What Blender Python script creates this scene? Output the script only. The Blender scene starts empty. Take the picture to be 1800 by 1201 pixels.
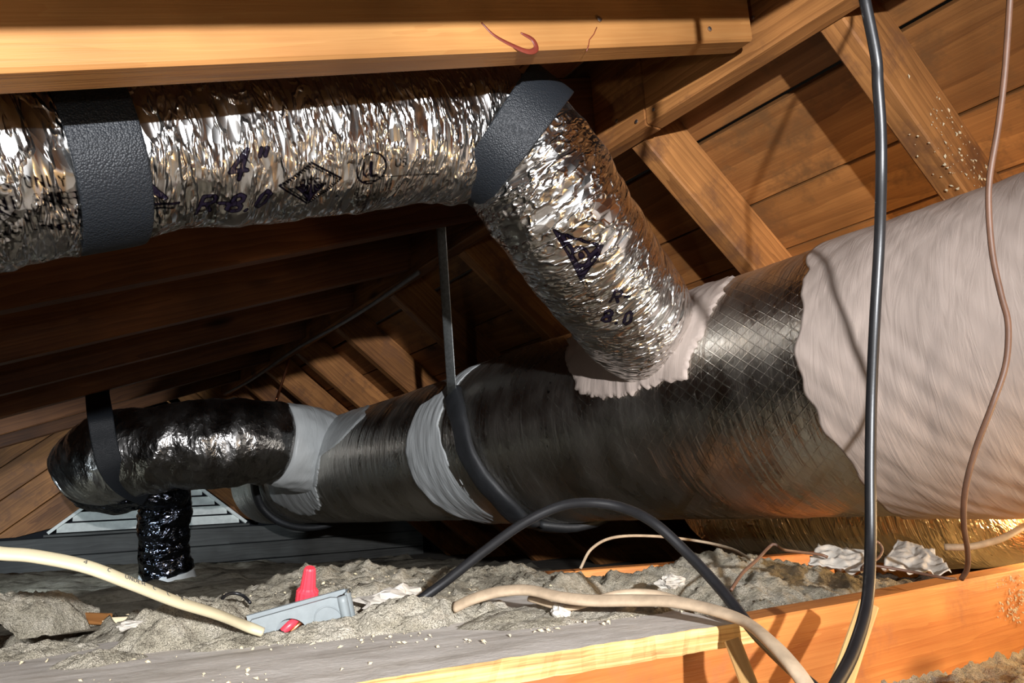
import bpy, math, random
import numpy as np
from mathutils import Vector, Matrix, noise

# ------------------------------------------------------------------ camera
random.seed(7)
F = 1340.0
CX, CY = 900.0, 600.5
ZOFF = 0.30
def _basis():
    y = np.array([20 - CX, 930 - CY, F]); y /= np.linalg.norm(y)
    x = np.array([3100 - CX, 765 - CY, F]); x -= x @ y * y; x /= np.linalg.norm(x)
    z = np.cross(x, y)
    return np.array([x, y, z])
R = _basis()
sc = bpy.context.scene
COL = sc.collection
camd = bpy.data.cameras.new('camera'); cam = bpy.data.objects.new('camera', camd); COL.objects.link(cam)
camd.sensor_width = 36; camd.lens = 36 * F / 1800; camd.clip_start = 0.01
M = Matrix.Identity(4)
for i in range(3):
    M[i][0] = R[i][0]; M[i][1] = -R[i][1]; M[i][2] = -R[i][2]
M[2][3] = ZOFF
cam.matrix_world = M
sc.camera = cam
sc.view_settings.view_transform = 'Standard'; sc.view_settings.look = 'None'
sc.view_settings.gamma = 1; sc.view_settings.use_curve_mapping = False
sc.view_settings.exposure = 0.0
# ------------------------------------------------------------------ world and lamps
wd = bpy.data.worlds.new('attic_air'); sc.world = wd; wd.use_nodes = True
wd.node_tree.nodes['Background'].inputs[0].default_value = (0.9, 0.75, 0.6, 1)
wd.node_tree.nodes['Background'].inputs[1].default_value = 0.004
def lamp(name, loc, size, power, color, kind='POINT', aim=None, cone=90, blend=1.0):
    l = bpy.data.lights.new(name, kind); l.energy = power; l.color = color; l.shadow_soft_size = size
    o = bpy.data.objects.new(name, l); COL.objects.link(o); o.location = (loc[0], loc[1], loc[2] + ZOFF)
    if kind == 'SPOT':
        l.spot_size = math.radians(cone); l.spot_blend = blend
        o.rotation_euler = Vector(aim).to_track_quat('-Z', 'Y').to_euler()
    return o
def cray(u, v): return R @ np.array([u - CX, v - CY, F])
# the head torch of whoever holds the phone (behind, a little higher), the phone's own lamp, a warm work lamp off to the right
lamp('head_torch', (-.15, -.85, .19), .014, 335.0, (0.96, 0.97, 1.0), 'SPOT', cray(565, 725), 66, 1.0)
pl = R @ np.array([-.20, -.07, 0])
lamp('phone_light', pl, .012, 3.8, (1.0, 0.95, 0.88))
lamp('far_fill_light', (-.30, 2.1, -.06), .03, 75.0, (0.78, 0.91, 1.0), 'SPOT', (.75, 1.9, .0), 62, .9)  # unseen cool lamp, added to brighten the vent and far branch
lamp('warm_light', (.86, .08, -.09), .03, 5.0, (1.0, 0.66, 0.32))
lamp('warm_light', (1.32, .44, -.065), .03, 9.0, (1.0, 0.66, 0.32))  # second warm lamp, unseen, added for the low duct's golden glow

# ------------------------------------------------------------------ geometry helpers
def ray(u, v):
    return R @ np.array([u - CX, v - CY, F])
def at(u, v, d):
    return ray(u, v) * d / F
def onZ(u, v, Z):
    r = ray(u, v); return r * Z / r[2]
def onY(u, v, Y):
    r = ray(u, v); return r * Y / r[1]
DX, DZ, DR = 1.034, 0.153, 0.200          # main duct axis (parallel to the ridge) and radius
def hit(u, v, r=DR):
    q = ray(u, v); a = q[0]**2 + q[2]**2; b = -2 * (q[0]*DX + q[2]*DZ); c = DX*DX + DZ*DZ - r*r
    D = max(b*b - 4*a*c, 0.0)
    t = (-b - math.sqrt(D)) / (2*a)
    return q * t
def hit_fy(u, v, r=DR):
    p = hit(u, v, r)
    ph = math.atan2(p[2] - DZ, p[0] - DX)
    if ph < 0: ph += 2 * math.pi
    return ph, p[1]
def cylp(ph, y, r):
    return np.array([DX + r*math.cos(ph), y, DZ + r*math.sin(ph)])

def tag(o, label=None, cat=None, group=None, kind=None):
    if label: o['label'] = label
    if cat: o['category'] = cat
    if group: o['group'] = group
    if kind: o['kind'] = kind
    return o
def empty(name, loc, label=None, cat=None, group=None, kind=None):
    o = bpy.data.objects.new(name, None); COL.objects.link(o); o.location = loc; o.empty_display_size = .02
    return tag(o, label, cat, group, kind)
def mesh(name, verts, faces, mat, parent=None, smooth=False, uvs=None, attrs=None, M=None):
    """verts in scene coordinates; M is the frame the mesh keeps as its own local axes"""
    if M is None:
        M = Matrix.Identity(4)
        if parent is None:
            v = np.asarray(verts, float); c = v.mean(axis=0); M.translation = (c[0], c[1], v[:, 2].min())
    Mi = M.inverted()
    V = np.asarray(verts, float)
    A = np.array(Mi); V = V @ A[:3, :3].T + A[:3, 3]
    me = bpy.data.meshes.new(name); me.from_pydata([tuple(p) for p in V], [], [tuple(f) for f in faces])
    me.materials.append(mat)
    if smooth:
        me.polygons.foreach_set('use_smooth', [True] * len(me.polygons))
    if uvs is not None:
        uv = me.uv_layers.new(name='UVMap')
        li = np.zeros(len(me.loops), dtype=np.int32); me.loops.foreach_get('vertex_index', li)
        uv.data.foreach_set('uv', np.asarray(uvs, np.float32)[li].ravel())
    if attrs:
        for k, a in attrs.items():
            at_ = me.attributes.new(k, 'FLOAT', 'POINT'); at_.data.foreach_set('value', np.asarray(a, np.float32))
    me.update()
    o = bpy.data.objects.new(name, me); COL.objects.link(o)
    if parent is not None:
        o.parent = parent
        o.matrix_local = PW(parent).inverted() @ M
    else:
        o.matrix_world = M
    return o
def PW(o):
    m = o.matrix_basis.copy()
    if o.parent is not None: m = PW(o.parent) @ m
    return m
def fix_local(o): pass

def boxmesh(x0, x1, y0, y1, z0, z1, bev=0.0, seg=1):
    """verts, faces of a box with chamfered long edges (axis x)"""
    if bev <= 0:
        v = [(x, y, z) for x in (x0, x1) for y in (y0, y1) for z in (z0, z1)]
        f = [(0, 1, 3, 2), (4, 6, 7, 5), (0, 4, 5, 1), (2, 3, 7, 6), (0, 2, 6, 4), (1, 5, 7, 3)]
        return v, f
    b = bev
    prof = [(y0+b, z0), (y1-b, z0), (y1, z0+b), (y1, z1-b), (y1-b, z1), (y0+b, z1), (y0, z1-b), (y0, z0+b)]
    v = []; f = []
    n = len(prof); st = [x0 + (x1-x0)*i/seg for i in range(seg+1)]
    for x in st:
        for (y, z) in prof: v.append((x, y, z))
    for i in range(seg):
        for k in range(n):
            a = i*n+k; b2 = i*n+(k+1) % n
            f.append((a, a+n, b2+n, b2))
    f.append(tuple(range(n))); f.append(tuple(range(seg*n, seg*n+n))[::-1])
    return v, f
def frame(origin, xd, yd):
    x = Vector(xd).normalized(); y = Vector(yd); y = (y - x*y.dot(x)).normalized(); z = x.cross(y)
    m = Matrix.Identity(4)
    for i in range(3): m[i][0] = x[i]; m[i][1] = y[i]; m[i][2] = z[i]; m[i][3] = origin[i]
    return m
def beam(name, origin, xd, yd, L, wy, wz, mat, parent=None, bev=.0025, wob=0.0, **kw):
    """box from origin along xd (length L), yd (wy) and their cross product (wz)"""
    m = frame(origin, xd, yd)
    seg = max(1, int(L/.05)) if wob else 1
    v, f = boxmesh(0, L, 0, wy, 0, wz, bev, seg)
    if wob:
        sd = random.random()*50
        v = [(x, y + wob*noise.noise(Vector((x*4, y*9+sd, z*9))), z + wob*noise.noise(Vector((x*5+9, y*9+sd, z*9)))) for x, y, z in v]
    A = np.array(m); V = np.asarray(v) @ A[:3, :3].T + A[:3, 3]
    o = mesh(name, V, f, mat, parent, M=m)
    return tag(o, **kw)
def catmull(pts, n):
    P = [np.asarray(p, float) for p in pts]
    P = [2*P[0]-P[1]] + P + [2*P[-1]-P[-2]]
    out = []
    for i in range(1, len(P)-2):
        for k in range(n):
            t = k/n
            out.append(.5*((2*P[i]) + (-P[i-1]+P[i+1])*t + (2*P[i-1]-5*P[i]+4*P[i+1]-P[i+2])*t*t + (-P[i-1]+3*P[i]-3*P[i+1]+P[i+2])*t**3))
    out.append(P[-2]); return np.array(out)
def resample(C, step):
    d = np.r_[0, np.cumsum(np.linalg.norm(np.diff(C, axis=0), axis=1))]
    n = max(2, int(round(d[-1]/step)))
    s = np.linspace(0, d[-1], n+1)
    return np.array([np.interp(s, d, C[:, k]) for k in range(C.shape[1])]).T, s
def sweep(path, rad, step, nseg, up=(0, 0, 1), disp=None, caps=True, smoothn=10, ratio=1.0, raw=False):
    """tube along 3D points; rad per point; disp(s, a, p) radial displacement. returns dict"""
    P4 = [np.r_[np.asarray(p, float), r] for p, r in zip(path, rad if hasattr(rad, '__len__') else [rad]*len(path))]
    C = catmull(P4, smoothn) if len(P4) > 2 else np.array(P4)
    C, s = resample(C, step)
    T = np.gradient(C[:, :3], axis=0); T /= np.linalg.norm(T, axis=1)[:, None]
    u = np.asarray(up, float); N = []
    for t in T:
        u = u - t*(u @ t); u /= np.linalg.norm(u); N.append(u.copy())
    N = np.array(N); B = np.cross(T, N)
    V = []; UV = []; S = []; A = []
    for i in range(len(C)):
        for k in range(nseg+1):
            a = 2*math.pi*k/nseg
            d = N[i]*math.cos(a) + B[i]*math.sin(a)*ratio
            r = C[i, 3]
            if disp: r = r + disp(s[i], a if k < nseg else 0.0, C[i, :3] + d*r)
            V.append(C[i, :3] + d*r); UV.append((s[i], a*max(C[i, 3], .01))); S.append(s[i]); A.append(a)
    n = nseg+1; F_ = []
    for i in range(len(C)-1):
        for k in range(nseg):
            F_.append((i*n+k, i*n+k+1, (i+1)*n+k+1, (i+1)*n+k))
    if caps:
        F_.append(tuple(range(nseg))[::-1]); F_.append(tuple((len(C)-1)*n + k for k in range(nseg)))
    return dict(v=np.array(V), f=F_, uv=np.array(UV), s=np.array(S), a=np.array(A), C=C, T=T, N=N, B=B)
def tube(name, path, rad, step, nseg, mat, parent=None, **kw):
    tg = {k: kw.pop(k) for k in ('label', 'cat', 'group', 'kind') if k in kw}
    d = sweep(path, rad, step, nseg, **kw)
    o = mesh(name, d['v'], d['f'], mat, parent, smooth=True, uvs=d['uv'])
    return tag(o, **tg)
def band(name, pts, nrm, hw, ht, mat, parent=None, nsec=16, power=4.0, wrinkle=0.0, **tg):
    """strip with a rounded section: pts centre line, nrm its surface normals"""
    P = np.asarray(pts, float); Nn = np.asarray(nrm, float)
    T = np.gradient(P, axis=0); T /= np.linalg.norm(T, axis=1)[:, None]
    V = []; UV = []; s = 0
    hw = hw if hasattr(hw, '__len__') else [hw]*len(P)
    for i in range(len(P)):
        n = Nn[i] - T[i]*(Nn[i] @ T[i]); n /= np.linalg.norm(n); w = np.cross(T[i], n)
        if i: s += np.linalg.norm(P[i]-P[i-1])
        for k in range(nsec):
            a = 2*math.pi*k/nsec; c, q = math.cos(a), math.sin(a)
            e = 2/power
            x = math.copysign(abs(c)**e, c)*hw[i]; y = math.copysign(abs(q)**e, q)*ht
            p = P[i] + w*x + n*y
            if wrinkle: p = p + n*wrinkle*noise.noise(Vector(p)*22)
            V.append(p); UV.append((s, x))
    F_ = []
    for i in range(len(P)-1):
        for k in range(nsec):
            k2 = (k+1) % nsec
            F_.append((i*nsec+k, i*nsec+k2, (i+1)*nsec+k2, (i+1)*nsec+k))
    F_.append(tuple(range(nsec))[::-1]); F_.append(tuple((len(P)-1)*nsec+k for k in range(nsec)))
    return tag(mesh(name, V, F_, mat, parent, smooth=True, uvs=UV), **tg)

# ------------------------------------------------------------------ materials
class NT:
    def __init__(s, name):
        s.m = bpy.data.materials.new(name); s.m.use_nodes = True; s.t = s.m.node_tree; s.t.nodes.clear()
        s.out = s.n('ShaderNodeOutputMaterial'); s.b = s.n('ShaderNodeBsdfPrincipled'); s.l(s.b, 0, s.out, 0)
    def n(s, k, **p):
        x = s.t.nodes.new(k)
        for a, b in p.items(): setattr(x, a, b)
        return x
    def l(s, a, i, b, j):
        s.t.links.new(a.outputs[i], b.inputs[j])
    def set(s, nd, **v):
        for k, x in v.items(): nd.inputs[k.replace('_', ' ')].default_value = x
    def val(s, **v):
        for k, x in v.items(): s.b.inputs[k.replace('_', ' ')].default_value = x
    def coord(s, kind='Object', scale=(1, 1, 1), rnd=True):
        tc = s.n('ShaderNodeTexCoord'); mp = s.n('ShaderNodeMapping'); s.l(tc, kind, mp, 0); mp.inputs['Scale'].default_value = scale
        if rnd:
            oi = s.n('ShaderNodeObjectInfo'); mm = s.n('ShaderNodeVectorMath', operation='SCALE'); mm.inputs[0].default_value = (7, 13, 17)
            s.l(oi, 'Random', mm, 'Scale'); s.l(mm, 0, mp, 'Location')
        return mp
    def noise(s, src, scale, detail=3, rough=.5, dist=0):
        x = s.n('ShaderNodeTexNoise'); s.l(src, 0, x, 'Vector'); s.set(x, Scale=scale, Detail=detail, Roughness=rough, Distortion=dist); return x
    def ramp(s, src, i, stops, interp='LINEAR'):
        r = s.n('ShaderNodeValToRGB'); r.color_ramp.interpolation = interp
        while len(r.color_ramp.elements) < len(stops): r.color_ramp.elements.new(.5)
        for e, (p, c) in zip(r.color_ramp.elements, stops): e.position = p; e.color = (*c, 1) if len(c) == 3 else c
        s.l(src, i, r, 0); return r
    def mix(s, f, a, b, blend='MIX'):
        m = s.n('ShaderNodeMix', data_type='RGBA', blend_type=blend)
        for k, x in ((0, f), (6, a), (7, b)):
            if isinstance(x, tuple) and not hasattr(x[0], 'outputs'): m.inputs[k].default_value = (*x, 1) if len(x) == 3 else x
            elif isinstance(x, (int, float)): m.inputs[k].default_value = x
            else: s.t.links.new(x[0].outputs[x[1]], m.inputs[k])
        return m
    def math(s, op, a, b=0.0, c=None):
        m = s.n('ShaderNodeMath', operation=op)
        for k, x in ((0, a), (1, b), (2, c)):
            if x is None: continue
            if isinstance(x, (int, float)): m.inputs[k].default_value = x
            else: s.t.links.new(x[0].outputs[x[1]], m.inputs[k])
        return m
    def bump(s, src, i, strength, dist, prev=None):
        b = s.n('ShaderNodeBump'); s.l(src, i, b, 'Height'); s.set(b, Strength=strength, Distance=dist)
        if prev: s.l(prev, 0, b, 'Normal')
        return b

def wood(name, dark, light, rough=.6, contrast=1.0, stain=None, spec=.3, ringscale=26):
    k = NT(name)
    c = k.coord('Object', (1, 1, 1))
    st = k.n('ShaderNodeMapping'); k.l(c, 0, st, 0); st.inputs['Scale'].default_value = (.9, 8, 8)
    warp = k.noise(st, 1.3, 2, .5)
    wv = k.n('ShaderNodeTexWave', wave_type='RINGS', rings_direction='X', wave_profile='SAW'); k.l(st, 0, wv, 'Vector')
    k.set(wv, Scale=ringscale/10, Distortion=13.0, Detail=3.0, Detail_Scale=1.1, Detail_Roughness=.5)
    fib = k.n('ShaderNodeMapping'); k.l(c, 0, fib, 0); fib.inputs['Scale'].default_value = (6, 260, 260)
    fn = k.noise(fib, 1, 4, .6)
    big = k.noise(c, 3.2, 3, .6)
    v = k.math('MULTIPLY_ADD', (wv, 1), .26*contrast, (warp, 0))
    v = k.math('MULTIPLY_ADD', (fn, 0), .55, (v, 0))
    v = k.math('MULTIPLY', (v, 0), .60)
    r = k.ramp(v, 0, [(.30, light), (.52, tuple((a+b)/2 for a, b in zip(dark, light))), (.78, dark)])
    # knots
    vo = k.n('ShaderNodeTexVoronoi'); ks = k.n('ShaderNodeMapping'); k.l(c, 0, ks, 0); ks.inputs['Scale'].default_value = (2.2, 6.5, 6.5); k.l(ks, 0, vo, 'Vector'); k.set(vo, Scale=1.0)
    kr = k.ramp(vo, 0, [(.05, (1, 1, 1)), (.13, (0, 0, 0))])
    col = k.mix((kr, 0), (r, 0), tuple(x*.35 for x in dark))
    bl = k.ramp(big, 0, [(.35, (.62, .60, .58)), (.62, (1.12, 1.1, 1.08))])
    col = k.mix(1.0, (col, 2), (bl, 0), 'MULTIPLY')
    last = (col, 2)
    if stain:
        sn = k.noise(c, 9, 5, .7); sr = k.ramp(sn, 0, [(.52, (0, 0, 0)), (.66, (1, 1, 1))])
        last = (k.mix((sr, 0), last, stain), 2)
    k.t.links.new(last[0].outputs[last[1]], k.b.inputs['Base Color'])
    k.val(Roughness=rough); k.b.inputs['Specular IOR Level'].default_value = spec
    b = k.bump(fn, 0, .35, .0012); b = k.bump(v, 0, .25, .001, b); k.l(b, 0, k.b, 'Normal')
    return k.m
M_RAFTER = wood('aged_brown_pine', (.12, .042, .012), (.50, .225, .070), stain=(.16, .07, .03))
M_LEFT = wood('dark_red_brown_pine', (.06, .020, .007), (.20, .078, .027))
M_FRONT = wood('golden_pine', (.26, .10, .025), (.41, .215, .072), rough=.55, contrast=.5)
M_SHEATH = wood('brown_sheathing_board', (.13, .048, .013), (.40, .185, .058), ringscale=14, stain=(.15, .07, .025))
M_JOIST = wood('orange_fir', (.50, .15, .035), (.85, .38, .11), contrast=.8, rough=.5, stain=(.40, .14, .05))
M_DARKWOOD = wood('grey_black_weathered_board', (.035, .035, .035), (.10, .105, .10))
M_SPLIT = wood('split_pale_wood', (.55, .30, .10), (.90, .62, .28))

def ply_mats():
    k = NT('dusty_grey_plywood_face'); c = k.coord('Object', (1, 1, 1), False)
    m = k.n('ShaderNodeMapping'); k.l(c, 0, m, 0); m.inputs['Scale'].default_value = (4, 45, 20)
    a = k.noise(m, 1, 5, .65); b = k.noise(c, 14, 6, .7)
    v = k.math('MULTIPLY_ADD', (b, 0), .8, (a, 0))
    r = k.ramp(v, 0, [(.60, (.30, .26, .215)), (.80, (.52, .47, .41)), (1.02, (.66, .61, .55))])
    k.l(r, 0, k.b, 'Base Color'); k.val(Roughness=.9)
    d2 = k.noise(c, 190, 4, .7); bb = k.bump(d2, 0, .5, .0012); k.l(bb, 0, k.b, 'Normal'); face = k.m
    k = NT('plywood_veneer_edge'); c = k.coord('Object', (1, 1, 1), False)
    m = k.n('ShaderNodeMapping'); k.l(c, 0, m, 0); m.inputs['Scale'].default_value = (7, 60, 380)
    a = k.noise(m, 1, 4, .6)
    r = k.ramp(a, 0, [(.32, (.26, .12, .035)), (.5, (.52, .31, .11)), (.7, (.68, .48, .22))])
    k.l(r, 0, k.b, 'Base Color'); k.val(Roughness=.8)
    bb = k.bump(a, 0, .6, .002); k.l(bb, 0, k.b, 'Normal')
    return face, k.m
M_PLY, M_PLYE = ply_mats()

def foil(name, base=(.86, .85, .83), rough=.16, cell=(38, 60), stretch=(1, 1), amp=1.0, fine=1.0, ink=True, streak=0.0, scrim=False):
    k = NT(name)
    tc = k.n('ShaderNodeTexCoord'); mp = k.n('ShaderNodeMapping'); k.l(tc, 'UV', mp, 0)
    mp.inputs['Scale'].default_value = (stretch[0], stretch[1], 1)
    wn = k.noise(mp, 12, 2, .5)
    wsc = k.n('ShaderNodeVectorMath', operation='MULTIPLY_ADD'); k.l(wn, 1, wsc, 0); wsc.inputs[1].default_value = (.035, .035, 0); k.l(mp, 0, wsc, 2)
    prev = None
    for sc_, st, ds in ((cell[0], .85*amp, .010), (cell[1], .8*amp, .005)):
        v = k.n('ShaderNodeTexVoronoi', feature='F1'); k.l(wsc, 0, v, 'Vector'); k.set(v, Scale=sc_, Randomness=1.0)
        prev = k.bump(v, 0, st, ds, prev)
    # thin sharp creases
    n2 = k.noise(wsc, 26, 3, .55); ab = k.math('ABSOLUTE', (k.math('SUBTRACT', (n2, 0), .5), 0))
    rg = k.ramp(ab, 0, [(0, (1, 1, 1)), (.07, (0, 0, 0))]); prev = k.bump(rg, 0, .5*fine, .0025, prev)
    if streak:
        m2 = k.n('ShaderNodeMapping'); k.l(tc, 'UV', m2, 0); m2.inputs['Scale'].default_value = (95, 9, 1)
        n3 = k.noise(m2, 1, 3, .6, .6); prev = k.bump(n3, 0, streak, .008, prev)
    if scrim:
        for s_ in (1, -1):
            m3 = k.n('ShaderNodeMapping'); k.l(tc, 'UV', m3, 0); m3.inputs['Rotation'].default_value = (0, 0, s_*.95)
            w = k.n('ShaderNodeTexWave', wave_type='BANDS', bands_direction='X'); k.l(m3, 0, w, 'Vector'); k.set(w, Scale=22, Distortion=.4)
            rr = k.ramp(w, 1, [(.0, (1, 1, 1)), (.05, (0, 0, 0))]); prev = k.bump(rr, 0, .25, .0012, prev)
    k.l(prev, 0, k.b, 'Normal')
    nb = k.noise(mp, 9, 4, .6)
    rr = k.ramp(nb, 0, [(.3, (rough*.7,)*3), (.7, (rough*1.6,)*3)]); k.l(rr, 0, k.b, 'Roughness')
    k.val(Metallic=1.0)
    last = None
    if ink:
        a = k.n('ShaderNodeAttribute', attribute_name='ink')
        r = k.ramp(a, 2, [(.49, (1, 1, 1)), (.51, (0, 0, 0))])
        cm = k.mix((r, 0), base, (.006, .004, .010)); k.l(cm, 2, k.b, 'Base Color')
        r2 = k.ramp(a, 2, [(.465, (1, 1, 1)), (.485, (0, 0, 0))]); mm = k.math('SUBTRACT', 1.0, (k.math('MULTIPLY', (r2, 0), .9), 0)); k.l(mm, 0, k.b, 'Metallic')
    else:
        k.b.inputs['Base Color'].default_value = (*base, 1)
    return k.m
M_FOIL = foil('crinkled_silver_foil', base=(.74, .73, .71), fine=1.8, rough=.19, cell=(20, 62), stretch=(1.7, .55), amp=.62)
M_FOILB = foil('crinkled_foil_leg', base=(.76, .75, .73), fine=1.8, rough=.19, cell=(22, 66), stretch=(1.8, .6), amp=.62)
M_DUCT = foil('grey_scrim_foil', base=(.50, .47, .42), rough=.27, cell=(9, 30), stretch=(1, .6), amp=.07, fine=.2, streak=.32, scrim=True)
M_BLACKF = foil('glossy_dark_film', base=(.30, .29, .28), rough=.24, cell=(16, 45), stretch=(1.6, .8), amp=.45, fine=.5, ink=False)
M_BOOT = foil('black_crinkled_film', base=(.05, .055, .07), rough=.14, cell=(28, 60), stretch=(1.2, 1), amp=.9, ink=False)
M_WARMLIT = foil('wrinkled_foil_warm_lit', base=(.95, .82, .60), rough=.27, cell=(14, 40), stretch=(1, .8), amp=.35, ink=False, streak=.9)  # silver foil; warm lamp glow is put into the base colour

def simple(name, col, rough=.6, metal=0.0, spec=.5, nscale=0, nstr=.3, ndist=.001, var=0.0, kind='Object', stretch=(1, 1, 1), coat=0):
    k = NT(name); k.val(Roughness=rough, Metallic=metal); k.b.inputs['Specular IOR Level'].default_value = spec
    k.b.inputs['Coat Weight'].default_value = coat
    c = k.coord(kind, stretch, False)
    n = k.noise(c, nscale or 20, 4, .6)
    r = k.ramp(n, 0, [(.3, tuple(x*(1-var) for x in col)), (.7, tuple(min(1, x*(1+var)) for x in col))]); k.l(r, 0, k.b, 'Base Color')
    if nscale:
        b = k.bump(n, 0, nstr, ndist); k.l(b, 0, k.b, 'Normal')
    return k.m
def mastic(name, col, rough=.5, k_=1.0):
    k = NT(name); k.val(Roughness=rough)
    tc = k.n('ShaderNodeTexCoord'); m = k.n('ShaderNodeMapping'); k.l(tc, 'UV', m, 0); m.inputs['Scale'].default_value = (60, 8, 1)
    n = k.noise(m, 1, 4, .6, 1.2); m2 = k.n('ShaderNodeMapping'); k.l(tc, 'UV', m2, 0); m2.inputs['Scale'].default_value = (9, 4, 1)
    n2 = k.noise(m2, 1, 3, .5, .8)
    r = k.ramp(n2, 0, [(.3, tuple(x*.86 for x in col)), (.7, col)]); k.l(r, 0, k.b, 'Base Color')
    b = k.bump(n, 0, .5*k_, .004); b = k.bump(n2, 0, .6, .010, b); k.l(b, 0, k.b, 'Normal')
    return k.m
M_PAINT = mastic('pinkish_white_duct_sealant', (.40, .325, .28), .5, .6)
M_GREY = mastic('pale_grey_duct_sealant', (.50, .52, .52), .38)
def strapmat():
    k = NT('black_woven_strap')
    c = k.coord('UV', (1, 1, 1), False)
    v = k.n('ShaderNodeTexVoronoi'); k.l(c, 0, v, 'Vector'); k.set(v, Scale=520.0)
    n = k.noise(c, 30, 3, .5)
    k.b.inputs['Base Color'].default_value = (.010, .012, .015, 1)
    k.val(Roughness=.5); k.b.inputs['Specular IOR Level'].default_value = .3; b = k.bump(v, 0, .8, .0008); b = k.bump(n, 0, .2, .004, b); k.l(b, 0, k.b, 'Normal'); return k.m
M_STRAP = strapmat()
M_FOAM = simple('black_rubber_foam', (.016, .017, .019), .6, nscale=40, nstr=.35, ndist=.004, var=.15)
M_RUBBER = simple('black_rubber_cord', (.009, .009, .010), .40, nscale=60, nstr=.15, var=.2)
M_GALV = simple('galvanized_steel', (.50, .53, .53), .36, 1.0, nscale=140, nstr=.1, var=.25)
M_NAIL = simple('steel_nail', (.55, .55, .55), .35, 1.0, nscale=50)
M_CREAM = simple('cream_cable_jacket', (.50, .44, .29), .45, nscale=30, nstr=.1, var=.06)
M_TAN = simple('tan_dusty_cable_jacket', (.38, .285, .19), .6, nscale=70, nstr=.2, var=.2)
M_BROWNWIRE = simple('dull_brown_wire', (.10, .048, .027), .55, nscale=50, var=.2)
M_COPPER = simple('bare_copper', (.50, .20, .10), .4, 1.0, nscale=80)
M_RED = simple('red_plastic', (.80, .05, .075), .35, nscale=30, nstr=.05, var=.04)
M_BOXP = simple('grey_pvc', (.20, .225, .23), .5, nscale=120, nstr=.1, ndist=.0006, var=.08)
M_BOXIN = simple('dark_box_inside', (.05, .05, .05), .7)
M_INSUL = None
def insulmat():
    k = NT('grey_blown_insulation'); c = k.coord('Object', (1, 1, 1), False)
    a = k.noise(c, 55, 6, .7); b = k.noise(c, 7, 3, .6); e = k.noise(c, 260, 3, .7)
    v = k.math('MULTIPLY_ADD', (a, 0), .6, (k.math('MULTIPLY', (b, 0), .5), 0))
    r = k.ramp(v, 0, [(.38, (.20, .175, .13)), (.53, (.48, .43, .33)), (.68, (.66, .60, .49))])
    sp = k.ramp(e, 0, [(.66, (0, 0, 0)), (.73, (1, 1, 1))])
    cm = k.mix((sp, 0), (r, 0), (.62, .57, .44)); k.l(cm, 2, k.b, 'Base Color'); k.val(Roughness=1.0); k.b.inputs['Specular IOR Level'].default_value = .1
    g = k.noise(c, 130, 5, .75); bb = k.bump(a, 0, .9, .006); bb = k.bump(g, 0, 1.0, .006, bb); bb = k.bump(e, 0, .9, .003, bb); k.l(bb, 0, k.b, 'Normal'); return k.m
M_INSUL = insulmat()
M_DRYWALL = simple('dusty_drywall_back', (.16, .14, .11), .9, nscale=12, var=.3)
M_VENT = simple('grey_white_vent_slat', (.72, .74, .70), .6, nscale=40, nstr=.2, var=.12)
M_SAP = simple('dark_red_resin', (.13, .022, .012), .45, nscale=80, var=.2)
M_GREYCABLE = simple('dusty_grey_jacket', (.20, .19, .19), .7, nscale=30, var=.2)
M_NIGHT = simple('outside_dark', (.008, .009, .012), 1.0)
M_CHIP = simple('pale_flake', (.62, .52, .34), .8, nscale=90, var=.15)
M_PLASTER = simple('white_plaster', (.48, .44, .38), .85, nscale=60, nstr=.6, ndist=.003, var=.15)
M_BLUE = simple('blue_plastic', (.05, .12, .42), .4)

# ------------------------------------------------------------------ the roof
AL = math.radians(18.85); AR = math.radians(39.25)
dL = Vector((math.cos(AL), 0, math.sin(AL))); dR = Vector((math.cos(AR), 0, -math.sin(AR)))
nL = Vector((-math.sin(AL), 0, math.cos(AL))); nR = Vector((math.sin(AR), 0, math.cos(AR)))
TH = .038
GY = 4.10      # the gable plane
RX0, RX1, RZ = .868, .905, .620
def lz(x): return .3385 + .3414*x
YS = float(onY(1136, 200, 1)[1] * RX0 / onY(1136, 200, 1)[0])
def ridge_length(y0, y1, dx, dz, label):
    v, f = boxmesh(y0, y1, 0, RX1-RX0, 0, .205, .003, 40)
    rm = frame((RX1+dx, 0, RZ+dz), (0, 1, 0), (-1, 0, 0))
    A = np.array(rm); V = np.asarray(v) @ A[:3, :3].T + A[:3, 3]
    return tag(mesh('ridge_beam', V, f, M_RAFTER, M=rm), label, 'beam')
ridge = ridge_length(-1.0, YS, 0, 0, 'near length of the brown ridge beam, its end cut above the foil duct leg')
ridge2 = ridge_length(YS+.0025, GY, -.003, -.003, 'far length of the ridge beam running away to the gable')
def nail(parent, p, n, r=.0042, label=None):
    n = Vector(n).normalized(); t = n.orthogonal().normalized(); b = n.cross(t)
    V = []; Fc = []; K = 10
    for (rr, h) in ((r*.35, -.006), (r*.35, .001), (r, .0012), (r, .0024), (r*.5, .003)):
        for k in range(K):
            a = 2*math.pi*k/K; V.append(Vector(p) + n*h + t*(rr*math.cos(a)) + b*(rr*math.sin(a)))
    for i in range(4):
        for k in range(K): Fc.append((i*K+k, i*K+(k+1) % K, (i+1)*K+(k+1) % K, (i+1)*K+k))
    Fc.append(tuple(4*K+k for k in range(K)))
    return mesh('nail', V, Fc, M_NAIL, parent)

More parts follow.
